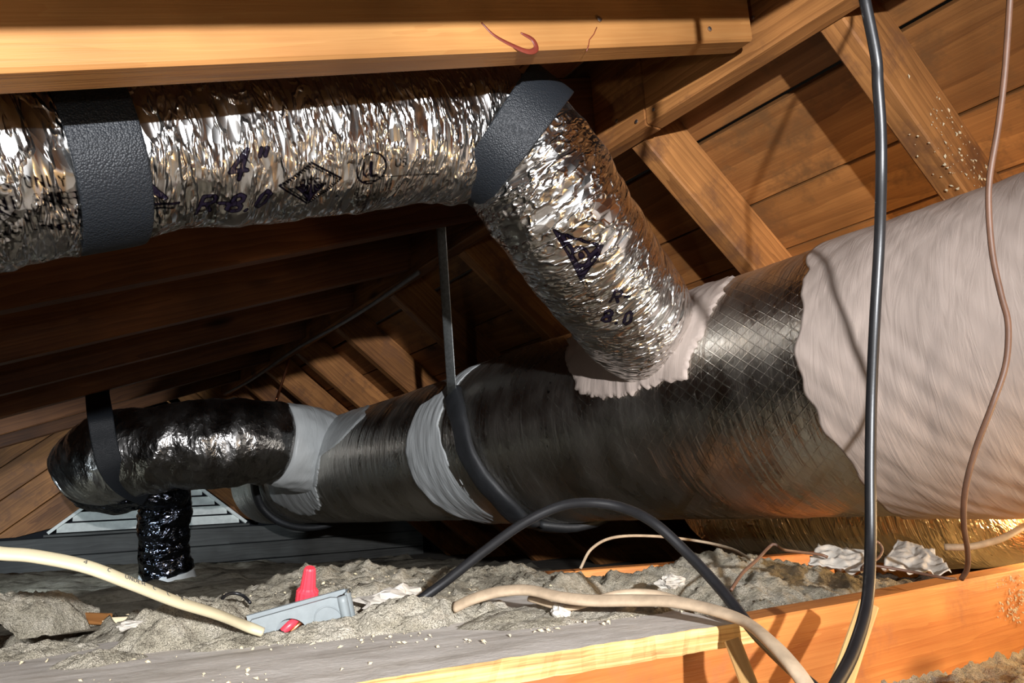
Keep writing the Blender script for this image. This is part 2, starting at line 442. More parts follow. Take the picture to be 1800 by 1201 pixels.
def left_rafter(y, mat, label, h=.14, xend=RX0-.001, group=None, x0=-1.1, wob=0.0):
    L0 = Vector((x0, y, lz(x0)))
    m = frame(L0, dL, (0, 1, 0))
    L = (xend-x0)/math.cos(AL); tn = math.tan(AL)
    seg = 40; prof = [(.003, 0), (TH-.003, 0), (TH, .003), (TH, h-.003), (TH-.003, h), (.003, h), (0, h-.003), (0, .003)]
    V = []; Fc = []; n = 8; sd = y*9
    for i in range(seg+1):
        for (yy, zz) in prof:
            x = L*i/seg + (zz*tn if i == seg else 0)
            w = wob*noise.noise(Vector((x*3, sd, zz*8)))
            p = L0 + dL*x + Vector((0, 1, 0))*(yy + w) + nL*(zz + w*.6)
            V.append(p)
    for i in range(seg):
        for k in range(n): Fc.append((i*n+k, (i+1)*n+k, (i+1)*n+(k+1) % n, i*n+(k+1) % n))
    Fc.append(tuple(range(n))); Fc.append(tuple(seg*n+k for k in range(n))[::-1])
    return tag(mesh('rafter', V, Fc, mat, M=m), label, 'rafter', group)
front = left_rafter(.620, M_FRONT, 'bright golden pine rafter crossing the top of the photo in front of the foil duct', wob=.002, xend=.842)
for (u, v_) in ((1120, 214), (1085, 213)):
    q = ray(u, v_); q = q * (RX0-.003) / q[0]; nail(ridge2, q, (-1, 0, 0), .0035)
for (u, v_) in ((1325, 32), (1150, 193)):
    q = ray(u, v_); q = q * RX0 / q[0]; nail(ridge, q, (-1, 0, 0), .003)
stp = catmull([onY(*q, .6195) for q in ((846, 40), (868, 62), (900, 80), (928, 91), (942, 86), (936, 70), (915, 58))], 8)
band('sap_streak', stp, [np.array([0, -1., 0])]*len(stp), [.0008+.0032*math.sin(math.pi*k/(len(stp)-1))**.7*(k/len(stp)+.3) for k in range(len(stp))], .0009, M_SAP, front, nsec=8)
stp = [onY(*q, .6198) for q in ((1049, 48), (1044, 60), (1036, 70), (1034, 82), (1031, 90))]
band('drying_crack', stp, [np.array([0, -1., 0])]*len(stp), .0006, .0006, M_SAP, front, nsec=6)
for (u, v_) in ((1246, 52), (1052, 35)):
    p = onY(u, v_, .620); nail(front, p, (0, -1, 0), .0035)
LLAB = [(1.000, 'dark rafter directly over the crinkled foil duct, mostly hidden by it'),
        (1.357, 'dark red-brown rafter, first one seen below the foil duct'),
        (1.800, 'dark red-brown rafter, second one below the foil duct'),
        (2.225, 'dark rafter, third one below the foil duct, with a square knot in it'),
        (2.700, 'dark narrow-looking rafter, fourth one below the foil duct'),
        (3.180, 'far dark rafter just above the strap on the far dark elbow'),
        (3.680, 'farthest dark rafter, last before the gable vent')]
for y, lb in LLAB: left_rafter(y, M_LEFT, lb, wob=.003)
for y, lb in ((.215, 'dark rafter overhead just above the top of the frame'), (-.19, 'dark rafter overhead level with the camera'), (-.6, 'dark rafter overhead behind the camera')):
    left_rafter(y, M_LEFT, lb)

def right_rafter(yfar, label, h=.11, group=None, wob=.003):
    y0 = yfar-TH
    o = Vector((RX1+.002, y0, RZ)); m = frame(o, dR, (0, 1, 0))
    L = 1.75; seg = 40; tn = math.tan(AR)
    prof = [(.003, 0), (TH-.003, 0), (TH, .003), (TH, h-.001), (0, h-.001), (0, .003)]
    V = []; Fc = []; n = 6
    for i in range(seg+1):
        for (yy, zz) in prof:
            x = L*i/seg - (zz*tn if i == 0 else 0)
            w = wob*noise.noise(Vector((x*3, yfar*7, zz*8)))
            V.append(o + dR*x + Vector((0, 1, 0))*(yy+w) + nR*zz)
    for i in range(seg):
        for k in range(n): Fc.append((i*n+k, (i+1)*n+k, (i+1)*n+(k+1) % n, i*n+(k+1) % n))
    Fc.append(tuple(range(n))); Fc.append(tuple(seg*n+k for k in range(n))[::-1])
    return tag(mesh('rafter', V, Fc, M_RAFTER, M=m), label, 'rafter', group)
RLAB = [(.556, 'brown rafter on the right slope with pale flakes clinging to it'),
        (.955, 'broad brown rafter on the right slope just right of the foil duct leg'),
        (1.30, 'shaded brown rafter behind the foil duct leg'),
        (1.618, 'shaded brown rafter right of the metal hanger strap, nearest the foil duct leg'),
        (2.050, 'lit brown rafter just right of the metal hanger strap'),
        (2.515, 'lit brown rafter the metal hanger strap crosses at its foot'),
        (2.967, 'lit reddish-brown rafter, third left of the metal hanger strap'),
        (3.40, 'lit golden-brown rafter above the pale grey sealant lump'),
        (3.790, 'small far brown rafter end above the far dark duct')]
right = {}
for y, lb in RLAB: right[y] = right_rafter(y, lb)
for y, lb in ((.15, 'brown rafter on the right slope just outside the right of the frame'), (-.25, 'brown rafter on the right slope level with the camera')): right_rafter(y, lb)

# roof boards: right slope
ceil_r = empty('ceiling_right', (RX1, 1.5, RZ), kind='structure')
o0 = Vector((RX1, 0, RZ)) + nR*.110
tpos = [-.12, .045, .172, .345, .475, .62, .77, .92, 1.07, 1.22, 1.40, 1.62]
def slope_t(x): return (x - (RX1 + nR.x*.110))/dR.x
gaps = [-.11, slope_t(1.047), slope_t(1.175), slope_t(1.268), slope_t(1.40), slope_t(1.52), slope_t(1.66), slope_t(1.80), slope_t(1.95), 1.72]
GW = [.010, .010, .004, .003, .004, .006, .004, .006, .004, .006]
for i in range(len(gaps)-1):
    a, b = gaps[i]+GW[i]/2, gaps[i+1]-GW[i+1]/2
    cuts = [-1.0, random.uniform(.3, .45) if i % 2 else 1.9, GY]
    cuts = [-1.0, GY] if i in (0, 1, 2) else [-1.0, random.choice([.935, 1.6, 2.03, 2.5]), GY]
    for c0, c1 in zip(cuts[:-1], cuts[1:]):
        o = o0 + dR*a + nR*random.uniform(0, .0015)
        beam('plank', o + Vector((0, c0+.001, 0)), (0, 1, 0), dR, c1-c0-.002, b-a, -.0001, M_SHEATH, ceil_r) if False else None
        m = frame(o + Vector((0, c0+.001, 0)), (0, 1, 0), dR)
        vv, ff = boxmesh(0, c1-c0-.002, 0, b-a, -.018, 0, .0015, 8)
        A = np.array(m); V = np.asarray(vv) @ A[:3, :3].T + A[:3, 3]
        mesh('plank', V, ff, M_SHEATH, ceil_r, M=m)
# left slope
ceil_l = empty('ceiling_left', (0, 1.5, lz(0)), kind='structure')
oL = Vector((RX0, 0, lz(RX0))) + nL*.1405
t = .02
for i in range(14):
    w = random.uniform(.135, .15)
    o = oL - dL*(t+w); m = frame(o + Vector((0, -1.0, 0)), (0, 1, 0), dL)
    vv, ff = boxmesh(0, GY+1.0, 0, w, -.018, 0, .0015, 8)
    vv = [(x, y, -z) if m.col[2].xyz.dot(nL) > 0 else (x, y, z) for x, y, z in vv]
    A = np.array(m); V = np.asarray(vv) @ A[:3, :3].T + A[:3, 3]
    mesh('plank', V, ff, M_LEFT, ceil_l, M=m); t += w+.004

# ------------------------------------------------------------------ gable wall and its louvre vent
gw = empty('wall_back', (.5, GY, -.27), kind='structure')
VX0, VX1, VZ0, VA = .142, .998, -.034, math.radians(38.5)
apex = ((VX0+VX1)/2, VZ0 + (VX1-VX0)/2*math.tan(VA))
# horizontal dark boards beneath the vent
zz = VZ0-.012
for i in range(3):
    h = .085
    beam('plank', (-1.2, GY+random.uniform(0, .003), zz-h), (1, 0, 0), (0, 1, 0), 3.2, .02, h-.003, M_DARKWOOD, gw, wob=.002); zz -= h
# slanting boards beside the vent (left) and (right)
ta = math.tan(VA)
for side in (-1, 1):
    d = Vector((math.cos(VA), 0, math.sin(VA))) if side < 0 else Vector((-math.cos(VA), 0, math.sin(VA)))
    nn = Vector((-math.sin(VA), 0, math.cos(VA))) if side < 0 else Vector((math.sin(VA), 0, math.cos(VA)))
    base = Vector((VX0 if side < 0 else VX1, GY, VZ0))
    for i in range(9):
        w = .115
        o = base + nn*(.008 + i*(w+.003)) - d*1.1
        if side < 0:
            m = frame(o, d, (0, 1, 0)); vv, ff = boxmesh(0, 1.9, 0, .02, 0, w, .002, 10)
        else:
            m = frame(o, d, (0, 1, 0)); vv, ff = boxmesh(0, 1.9, 0, .02, -w, 0, .002, 10)
        A = np.array(m); V = np.asarray(vv) @ A[:3, :3].T + A[:3, 3]
        V[:, 2] = np.maximum(V[:, 2], VZ0-.004)
        mesh('plank', V, ff, M_RAFTER, gw, M=m)
vent = empty('gable_vent', (apex[0], GY, VZ0), 'triangular louvred gable vent with pale grey slats behind the black vertical duct', 'vent')
sp_ = .048; z = VZ0+.004
while z < apex[1]-.04:
    half = (apex[1]-z-.02)/ta
    if half > .02:
        cx = apex[0]; m = frame((cx-half, GY-.01, z), (1, 0, 0), (0, .026, .040))
        vv, ff = boxmesh(0, 2*half, 0, .046, 0, .006, .001, 4)
        A = np.array(m); V = np.asarray(vv) @ A[:3, :3].T + A[:3, 3]
        mesh('slat', V, ff, M_VENT, vent, M=m)
    z += sp_
for side in (-1, 1):
    d = Vector((-side*math.cos(VA), 0, math.sin(VA))); L = (VX1-VX0)/2/math.cos(VA)
    m = frame((VX0 if side < 0 else VX1, GY-.02, VZ0), d, (0, 1, 0))
    vv, ff = boxmesh(0, L, 0, .03, *((0, .014) if side < 0 else (-.014, 0)), .001, 2)
    A = np.array(m); V = np.asarray(vv) @ A[:3, :3].T + A[:3, 3]
    mesh('frame_rail', V, ff, M_VENT, vent, M=m)
beam('frame_sill', (VX0-.02, GY-.02, VZ0-.012), (1, 0, 0), (0, 1, 0), VX1-VX0+.04, .04, .012, M_DARKWOOD, vent)
vv, ff = boxmesh(-1.6, 2.6, GY+.09, GY+.10, -.3, 1.0)
tag(mesh('night_sheet', vv, ff, M_NIGHT), kind='structure')  # near-black sheet standing for the darkness outside the vent

# ------------------------------------------------------------------ attic floor
vv, ff = boxmesh(-2.0, 2.8, -1.3, GY+.1, -.275, -.262)
tag(mesh('floor', vv, ff, M_DRYWALL), kind='structure')
JT = -.118
def joist(p, ang, L, label, back=1.3, h=.14, mat=None):
    d = Vector((math.cos(ang), math.sin(ang), 0)); o = Vector(p) - d*back - Vector((0, 0, h))
    return beam('floor_joist', o, d, (-d.y, d.x, 0), L, TH, h, mat or M_JOIST, wob=.002, bev=.002, label=label, cat='joist')
j1 = joist((.60, .505, JT), 0.0, 3.4, 'orange-brown joist at the bottom right, nearest the camera')
joist((.75, .945, -.106), -.36, .52, 'orange joist beyond the grey insulation, lit by the work lamp', back=.12)
joist((.80, 1.42, -.20), -.10, 3.4, 'far joist in shadow under the big duct')
joist((.80, 1.90, -.215), -.05, 3.4, 'farther joist in deep shadow under the big duct')

def H(x, y):
    n1 = noise.fractal(Vector((x*5.0, y*5.0, 1.3)), .9, 2.1, 5)
    n2 = noise.fractal(Vector((x*26, y*26, 4.1)), .8, 2.2, 4)
    n3 = noise.noise(Vector((x*95, y*95, 2.2))) + .6*noise.noise(Vector((x*190, y*190, 5.2)))
    n2 = n2 + .9*(.5-abs(noise.noise(Vector((x*34, y*34, 9)))))
    sm = lambda a, b, t: (lambda q: q*q*(3-2*q))(min(1, max(0, (t-a)/(b-a))))
    z = -.150
    z += .050*sm(.70, .80, y)*(1-sm(.90, 1.25, y))*(1 - .5*sm(.55, .70, x))*(1-.9*sm(.10, -.05, x))
    z += .032*math.exp(-((x-.83)/.16)**2 - ((y-.73)/.12)**2)
    z += .045*math.exp(-((x-.42)/.12)**2 - ((y-1.05)/.12)**2)
    z -= .045*sm(1.25, 1.7, y)
    z -= .06*sm(.53, .50, y)
    z -= .035*sm(1.05, 1.2, x)*sm(.5, .6, y) + .030*sm(.62, .72, x)*sm(.80, .88, y + .36*(x-.75)*.5)
    if x < .56: z -= .02*sm(.66, .60, y)
    a = .022 if y > .66 else .012
    return z + a*n1 + .010*n2 + .0040*n3
def terrain(name, x0, x1, y0, y1, step):
    nx = int((x1-x0)/step); ny = int((y1-y0)/step); V = []
    for j in range(ny+1):
        for i in range(nx+1):
            x = x0+(x1-x0)*i/nx; y = y0+(y1-y0)*j/ny
            V.append((x, y, H(x, y)))
    Fc = [(j*(nx+1)+i, j*(nx+1)+i+1, (j+1)*(nx+1)+i+1, (j+1)*(nx+1)+i) for j in range(ny) for i in range(nx)]
    return V, Fc, nx, ny
V1_, F1_, _, _ = terrain('a', -.4, 1.5, .3, 1.45, .0048)
V2_, F2_, _, _ = terrain('b', -1.3, 1.78, 1.45, GY-.02, .04)
V3_, F3_, _, _ = terrain('c', -1.3, 1.78, -1.0, .3, .04)
n0 = len(V1_); n1_ = n0+len(V2_)
VV = V1_+V2_+V3_; FF = F1_+[tuple(k+n0 for k in q) for q in F2_]+[tuple(k+n1_ for k in q) for q in F3_]
ins = mesh('blown_insulation', VV, FF, M_INSUL, smooth=True)
tag(ins, 'grey loose blown insulation lying in heaps over the attic floor', 'insulation', kind='stuff')

# dusty sheet of plywood lying on the near joist
PT = -.100; PB = -.116
e0 = onZ(560, 1209, PT); e1 = onZ(1322, 1092, PT)
def plywood():
    a = Vector(e1); d = (Vector(e0)-Vector(e1)).normalized(); back = Vector((-d.y, d.x, 0))
    if back.y < 0: back = -back
    L = 1.3; W = .30; ns = 200; nw = 24
    V = []; Fc = []
    for layer in range(2):
        for i in range(ns+1):
            for j in range(nw+1):
                s = L*i/ns; w = W*j/nw
                rag = (.0035*noise.noise(Vector((s*60, layer*3, 1))) + .002*noise.noise(Vector((s*200, layer*5, 2)))) if j == 0 else 0
                sx = .006*noise.noise(Vector((w*70, layer*4, 7))) if i == 0 else 0
                if i == 0: sx += .05*(w/W)
                p = a + d*(s + sx) + back*(w + rag)
                zt = PT + .0007*noise.fractal(Vector((p.x*20, p.y*20, 0)), .8, 2, 3) if layer == 0 else PB
                if layer == 0 and i == 0: zt -= .003
                V.append((p.x, p.y, zt))
    n = nw+1; N = (ns+1)*n
    for i in range(ns):
        for j in range(nw):
            Fc.append((i*n+j, (i+1)*n+j, (i+1)*n+j+1, i*n+j+1)); Fc.append((N+i*n+j, N+i*n+j+1, N+(i+1)*n+j+1, N+(i+1)*n+j))
    nf = len(Fc)
    for i in range(ns):
        Fc.append((i*n, N+i*n, N+(i+1)*n, (i+1)*n)); Fc.append((i*n+nw, (i+1)*n+nw, N+(i+1)*n+nw, N+i*n+nw))
    for j in range(nw):
        Fc.append((j, j+1, N+j+1, N+j)); Fc.append((ns*n+j, N+ns*n+j, N+ns*n+j+1, ns*n+j+1))
    m = frame(a, -d, back)
    o = mesh('plywood_sheet', V, Fc, M_PLY, M=m)
    o.data.materials.append(M_PLYE)
    mi = [0]*len(Fc)
    for k in range(nf, len(Fc)): mi[k] = 1
    o.data.polygons.foreach_set('material_index', mi)
    return tag(o, 'dusty grey plywood sheet with a pale splintered edge along the bottom of the photo', 'plywood'), a, d, back
ply, pa, pd, pb = plywood()

# ------------------------------------------------------------------ ink marks as distance fields on the foil
GLY = {
 'R': [[(0, 0), (0, 1), (.45, 1), (.6, .85), (.6, .65), (.45, .5), (0, .5)], [(.3, .5), (.62, 0)]],
 '-': [[(.05, .5), (.45, .5)]], '.': [[(.1, .0), (.12, .03)]],
 '8': [[(.3, .52), (.08, .65), (.08, .88), (.3, 1), (.52, .88), (.52, .65), (.3, .52), (.04, .35), (.04, .12), (.3, 0), (.56, .12), (.56, .35), (.3, .52)]],
 '0': [[(.3, 0), (.08, .2), (.08, .8), (.3, 1), (.52, .8), (.52, .2), (.3, 0)]],
 '4': [[(.42, 0), (.42, 1), (0, .3), (.6, .3)]], '"': [[(.1, 1), (.1, .75)], [(.3, 1), (.3, .75)]],
 '_': [], 'A': [[(0, 0), (.3, 1), (.6, 0)], [(.12, .35), (.48, .35)]],
 'a': [[(.5, .6), (.5, 0)], [(.5, .5), (.25, .62), (.02, .4), (.02, .15), (.25, 0), (.5, .15)]],
 'd': [[(.5, 1), (.5, 0)], [(.5, .5), (.25, .62), (.02, .4), (.02, .15), (.25, 0), (.5, .15)]],
 'c': [[(.5, .52), (.25, .62), (.02, .4), (.02, .2), (.25, 0), (.5, .1)]],
 'S': [[(.55, .85), (.3, 1), (.05, .82), (.1, .6), (.5, .4), (.55, .15), (.3, 0), (.02, .12)]],
 'O': [[(.3, 0), (.05, .2), (.05, .8), (.3, 1), (.55, .8), (.55, .2), (.3, 0)]],
 'N': [[(0, 0), (0, 1), (.5, 0), (.5, 1)]], 'L': [[(0, 1), (0, 0), (.5, 0)]], 'Y': [[(0, 1), (.28, .5), (.55, 1)], [(.28, .5), (.28, 0)]],
 'U': [[(0, 1), (0, .2), (.25, 0), (.5, .2), (.5, 1)]], 'E': [[(.5, 1), (0, 1), (0, 0), (.5, 0)], [(0, .5), (.4, .5)]],
 'T': [[(0, 1), (.55, 1)], [(.27, 1), (.27, 0)]], 'I': [[(.1, 0), (.1, 1)]], 'F': [[(.5, 1), (0, 1), (0, 0)], [(0, .5), (.4, .5)]],
 'C': [[(.5, .85), (.28, 1), (.02, .8), (.02, .2), (.28, 0), (.5, .15)]], 'D': [[(0, 0), (0, 1), (.3, 1), (.55, .75), (.55, .25), (.3, 0), (0, 0)]],
 ' ': [],
}
def text_strokes(txt, x, y, h, hw, adv=.78, slant=.0):
    out = []
    for ch in txt:
        for pl in GLY.get(ch, []):
            P = [(x + (px + slant*py)*h, y + py*h) for px, py in pl]
            out += [(P[i], P[i+1], hw) for i in range(len(P)-1)]
        x += h*adv*(.55 if ch in '.-"I' else 1)
    return out
def circle(x, y, r, hw, n=18):
    P = [(x + r*math.cos(2*math.pi*k/n), y + r*math.sin(2*math.pi*k/n)) for k in range(n+1)]
    return [(P[i], P[i+1], hw) for i in range(n)]
def poly(P, hw, close=True):
    Q = list(P) + ([P[0]] if close else [])
    return [(Q[i], Q[i+1], hw) for i in range(len(Q)-1)]
def ink_field(SX, SA, strokes):
    """0.5 at the edge of the ink, higher outside; coordinates in metres on the unrolled surface"""
    d = np.full(len(SX), .02)
    for (a, b, hw) in strokes:
        ax, ay = a; bx, by = b; vx, vy = bx-ax, by-ay; L2 = vx*vx+vy*vy+1e-12
        sel = (abs(SX-(ax+bx)/2) < abs(vx)/2+.03) & (abs(SA-(ay+by)/2) < abs(vy)/2+.03)
        if not sel.any(): continue
        X = SX[sel]; Y = SA[sel]
        t_ = np.clip(((X-ax)*vx+(Y-ay)*vy)/L2, 0, 1)
        dd = np.hypot(X-(ax+t_*vx), Y-(ay+t_*vy)) - hw
        d[sel] = np.minimum(d[sel], dd)
    return np.clip(.5 + d/.02*.5*1.0, 0, 1)
def project(V):
    q = V @ R; return np.c_[q[:, 0]/q[:, 2]*F+CX, q[:, 1]/q[:, 2]*F+CY], q[:, 2]
def locate(d, u, v):
    """point of the unrolled tube under a spot of the photograph"""
    uv, dep = project(d['v']); e = np.hypot(uv[:, 0]-u, uv[:, 1]-v)
    c = np.where(e < e.min()+3)[0]; i = c[np.argmin(dep[c])]
    return d['uv'][i]

# ------------------------------------------------------------------ upper crinkled flex duct
def crumple(k1, amp, st=(1, 1)):
    def g(s, a, p):
        q = Vector((s*k1*st[0], math.cos(a)*.09*k1*st[1]+3, math.sin(a)*.09*k1*st[1]+5))
        n = noise.noise(q); m = noise.noise(q*2.3+Vector((7, 1, 2))); w = noise.noise(q*5.1)
        return amp*(.8*(1-2*abs(n)) + .45*(1-2*abs(m)) + .25*w - .6)
    return g
def Fy(u, v, Y): return tuple(onY(u, v, Y))
flexA = [Fy(-330, 335, .83), Fy(-150, 312, .83), Fy(0, 292, .83), Fy(200, 268, .83), Fy(400, 255, .83), Fy(600, 243, .83), Fy(800, 234, .83)]
elbow = [tuple(at(876, 240, 1.06)), tuple(at(922, 280, 1.05))]
leg = [tuple(at(985, 372, 1.07)), tuple(at(1050, 470, 1.14)), tuple(at(1112, 555, 1.22)), tuple(at(1150, 610, 1.32))]
rA = [.094, .094, .098, .090, .090, .092, .093, .093, .094, .097, .094, .093, .08]
ft = empty('foil_flex_duct', tuple(at(500, 300, .95)), 'crinkled shiny silver foil duct with black print hanging under the front rafter', 'duct')
path = flexA + elbow + leg
full = sweep(path, rA, .0019, 300, up=(0, 0, 1), disp=crumple(9, .0055, (1.3, .8)), caps=True)
strokes = []
def sdir(d):
    return 1
d = full
# orientation of print: +s runs to the right; find the sign of the angle direction
def mark(u, v, builder, rot=0.0):
    s0, a0 = locate(full, u, v)
    s1, a1 = locate(full, u, v-14)
    sg = 1 if a1 > a0 else -1
    for (p, q, hw) in builder:
        def tr(z):
            x, y = z; c, n = math.cos(rot), math.sin(rot)
            return (s0 + x*c - y*n, a0 + sg*(x*n + y*c))
        strokes.append((tr(p), tr(q), hw))
mark(355, 376, text_strokes('R-8.0', -.006, 0, .023, .0028, adv=.82, slant=.3))
mark(402, 318, text_strokes('4"', 0, 0, .030, .0027, adv=.8, slant=.35))
# diamond emblem with a fan and small letters
em = poly([(-.036, .004), (0, .026), (.036, .004), (0, -.026)], .0012) + poly([(-.031, .004), (0, .022), (.031, .004), (0, -.022)], .0008)
for k in range(-5, 6): em += [((k*.0035, .0005), (k*.0014, -.021 + abs(k)*.0022), .0013)]
em += text_strokes('adc', -.013, .002, .010, .0011, adv=.85) + circle(.036, -.022, .0012, .0015, 6)
mark(550, 328, em)
mark(655, 298, circle(0, 0, .019, .0012) + text_strokes('UL', -.010, -.009, .017, .0014, adv=.62))
mark(690, 290, text_strokes('US', .006, -.004, .010, .0009))
for q in range(5):
    mark(625, 338+q*7, text_strokes(random.choice(['TESTED FOR AIR DUCT', 'INSULATED FLEX DUCT', 'CLASS I AIR DUCT']), 0, 0, .0045, .0005, adv=.85))
mark(640, 322, [((0, 0), (.1, 0), .0006), ((0, .003), (.1, .003), .0005)])
# print cut by the strap: a dark swoosh and bars
mark(262, 335, [((-.008, .016), (.006, .0), .0035), ((.006, 0), (.016, -.010), .003), ((-.004, .006), (.012, -.008), .003), ((-.004, -.016), (.03, -.018), .0016), ((-.004, -.021), (.024, -.023), .0012)])
mark(5, 335, text_strokes('S ONLY', 0, 0, .010, .0009, adv=.9))
for q in range(5):
    mark(0, 362+q*15, text_strokes(random.choice(['DUCT CONNECTOR FOR', 'INSTALL IN ACCORD', 'USE ONLY CLASS I']), 0, 0, .0065, .0007, adv=.85))
# the leg: triangular emblem with a ring, and R-8.0
sl0 = locate(full, 1020, 455)
mark(1020, 452, poly([(-.030, .018), (.028, .018), (.004, -.030)], .0020) + [((-.022, .015), (-.010, .004), .003), ((.022, .014), (.012, .002), .0035), ((-.008, -.008), (.003, -.024), .003), ((.012, -.006), (.005, -.022), .003)] + circle(0, -.001, .011, .0024) + [((0, 0), (.001, .001), .0040)], rot=.85)
mark(1040, 505, [((-.034, .040), (-.004, -.004), .0010), ((-.038, .038), (-.008, -.006), .0008)], rot=.85)
mark(1085, 562, text_strokes('8.0', -.022, -.010, .021, .0026, adv=.95), rot=.80)
mark(1100, 530, text_strokes('R-', -.024, -.004, .020, .0026, adv=.95), rot=.80)
ink = ink_field(full['uv'][:, 0], full['uv'][:, 1], strokes)
S_ELB = locate(full, 905, 262)[0]
nper = 301
cut = int(round(S_ELB/(full['s'][-1]/(len(full['C'])-1))))
def part_of(name, i0, i1, mat):
    V = full['v'][i0*nper:(i1+1)*nper]; n = nper
    Fc = [(i*n+k, i*n+k+1, (i+1)*n+k+1, (i+1)*n+k) for i in range(i1-i0) for k in range(nper-1)]
    Fc.append(tuple(range(nper-1))[::-1]); Fc.append(tuple((i1-i0)*n+k for k in range(nper-1)))
    return mesh(name, V, Fc, mat, ft, smooth=True, uvs=full['uv'][i0*nper:(i1+1)*nper], attrs={'ink': ink[i0*nper:(i1+1)*nper]})
part_of('level_run', 0, cut, M_FOIL); part_of('slanting_leg', cut, len(full['C'])-1, M_FOILB)

# straps round it
def ring_on(d, s_of_a, halfw, thick, name, mat, parent, extra=.004, na=72, a0=0, a1=2*math.pi, **tg):
    """wide band lying on the swept tube, its centre line s = s_of_a(angle)"""
    P = []; Nn = []
    for k in range(na+1):
        a = a0+(a1-a0)*k/na; s = s_of_a(a); i = min(len(d['C'])-1, max(0, s/(d['s'][-1])*(len(d['C'])-1)))
        i0 = int(i); fr = i-i0; i1 = min(i0+1, len(d['C'])-1)
        c = d['C'][i0]*(1-fr)+d['C'][i1]*fr; N = d['N'][i0]*(1-fr)+d['N'][i1]*fr; B = d['B'][i0]*(1-fr)+d['B'][i1]*fr
        dr = N*math.cos(a)+B*math.sin(a); P.append(c[:3]+dr*(c[3]+extra)); Nn.append(dr)
    return band(name, P, Nn, halfw, thick, mat, parent, nsec=20, power=6, **tg)
def s_at(u, v): return locate(full, u, v)[0]
# left strap: about 130 px wide
hs = .5*abs(s_at(252, 300)-s_at(128, 300))
st1 = ring_on(full, lambda a: s_at_l, hs, .0022, 'duct_strap', M_STRAP, None, extra=.0055) if False else None
s_at_l = s_at(190, 290)
st1 = ring_on(full, lambda a: s_at_l + .004*math.sin(a), hs, .0022, 'duct_strap', M_STRAP, None, extra=.0045,
              label='wide black strap wrapped round the level foil duct near the left edge', cat='strap')
# elbow strap: slants across the bend, one tail rising to the rafter
sE = s_at(905, 262)
def ring_mitre():
    # plane through the outer top corner and the inner bottom of the bend
    Ctr = np.array(at(905, 262, 1.05)); top = np.array(at(962, 155, 1.0)); bot = np.array(at(828, 345, 1.0))
    P = []; Nn = []
    ax = (top-bot); ax /= np.linalg.norm(ax)
    view = np.array(Ctr)/np.linalg.norm(Ctr)
    dep = -view - ax*(-view @ ax); dep /= np.linalg.norm(dep)      # towards the camera
    ra = .099; rb = .108
    mid = np.array(at(893, 250, 1.05))
    for k in range(81):
        a = 2*math.pi*k/80
        r = ra*(1.05 if math.cos(a) > 0 else 1.0)
        P.append(mid + ax*r*math.cos(a) + dep*rb*math.sin(a)); Nn.append(ax*math.cos(a)/ra + dep*math.sin(a)/rb)
    return P, Nn
P, Nn = ring_mitre()
hw = [.030 + .004*math.cos(2*math.pi*k/80) for k in range(81)]
st2 = band('duct_strap', P, Nn, hw, .002, M_STRAP, None, nsec=20, power=6, label='black strap wrapped slantwise round the elbow of the crinkled foil duct', cat='strap')

# ------------------------------------------------------------------ the big duct
def curve_fy(pix, r=DR):
    Q = sorted(hit_fy(u, v, r) for u, v in pix); ph = [q[0] for q in Q]; y = [q[1] for q in Q]
    return lambda p: float(np.interp(p, ph, y))
md = empty('main_duct', (DX, 1.6, DZ-DR), 'large grey foil-wrapped main duct running away under the roof, its near end coated white', 'duct')
def dent(ph, y):
    w = .0018*noise.noise(Vector((y*5, math.cos(ph)*1.2, math.sin(ph)*1.2))) + .0012*noise.noise(Vector((y*45, ph*2.0, 0)))
    w += .0010*max(0, noise.noise(Vector((y*110, ph*1.6, 3))))
    b = .007*math.exp(-((y-1.45)/.14)**2)
    return w + b - (.006 if y > 1.62 else 0)
DFAR = 3.72
def cyl_grid(name, y0f, y1f, r, mat, parent, nph, ny, ph0=0, ph1=2*math.pi, rag=0.0, rs=60, disp=None, thick=.004, ink=None, wrap=True):
    V = []; UV = []; 
    for i in range(nph+1):
        ph = ph0+(ph1-ph0)*i/nph
        phx = ph
        ra = rag*noise.noise(Vector((math.cos(phx)*rs*DR, math.sin(phx)*rs*DR, 1))) + rag*.5*noise.noise(Vector((math.cos(phx)*rs*3*DR, math.sin(phx)*rs*3*DR, 5)))
        rb = rag*noise.noise(Vector((math.cos(phx)*rs*DR, math.sin(phx)*rs*DR, 9)))
        a, b = y0f(ph)+ra, y1f(ph)+rb
        for j in range(ny+1):
            y = a+(b-a)*j/ny
            rr = r + (disp(ph, y) if disp else 0)
            if thick and (j == 0 or j == ny): rr = DR-.009
            p = cylp(ph, y, rr); V.append(p); UV.append((y, ph*DR))
    n = ny+1
    Fc = [(i*n+j, i*n+j+1, (i+1)*n+j+1, (i+1)*n+j) for i in range(nph) for j in range(ny)]
    return mesh(name, V, Fc, mat, parent, smooth=True, uvs=UV, attrs=(ink(np.array(UV)) if ink else None))
def duct_ink(UV):
    st = []
    for k in range(16):     # a column of small print across the wrap
        ph = math.pi*(1.0 - .30) + k*.085
        u0 = 1.135 + .05*k/16
        st += text_strokes(random.choice(['R 8', 'UL', 'FR', 'AD']), u0, ph*DR, .008, .0007, adv=.8)
    return {'ink': ink_field(UV[:, 0], UV[:, 1], st)}
cyl_grid('foil_wrap', lambda p: -.6, lambda p: DFAR, DR, M_DUCT, md, 260, 1000, disp=dent, thick=0, ink=duct_ink)
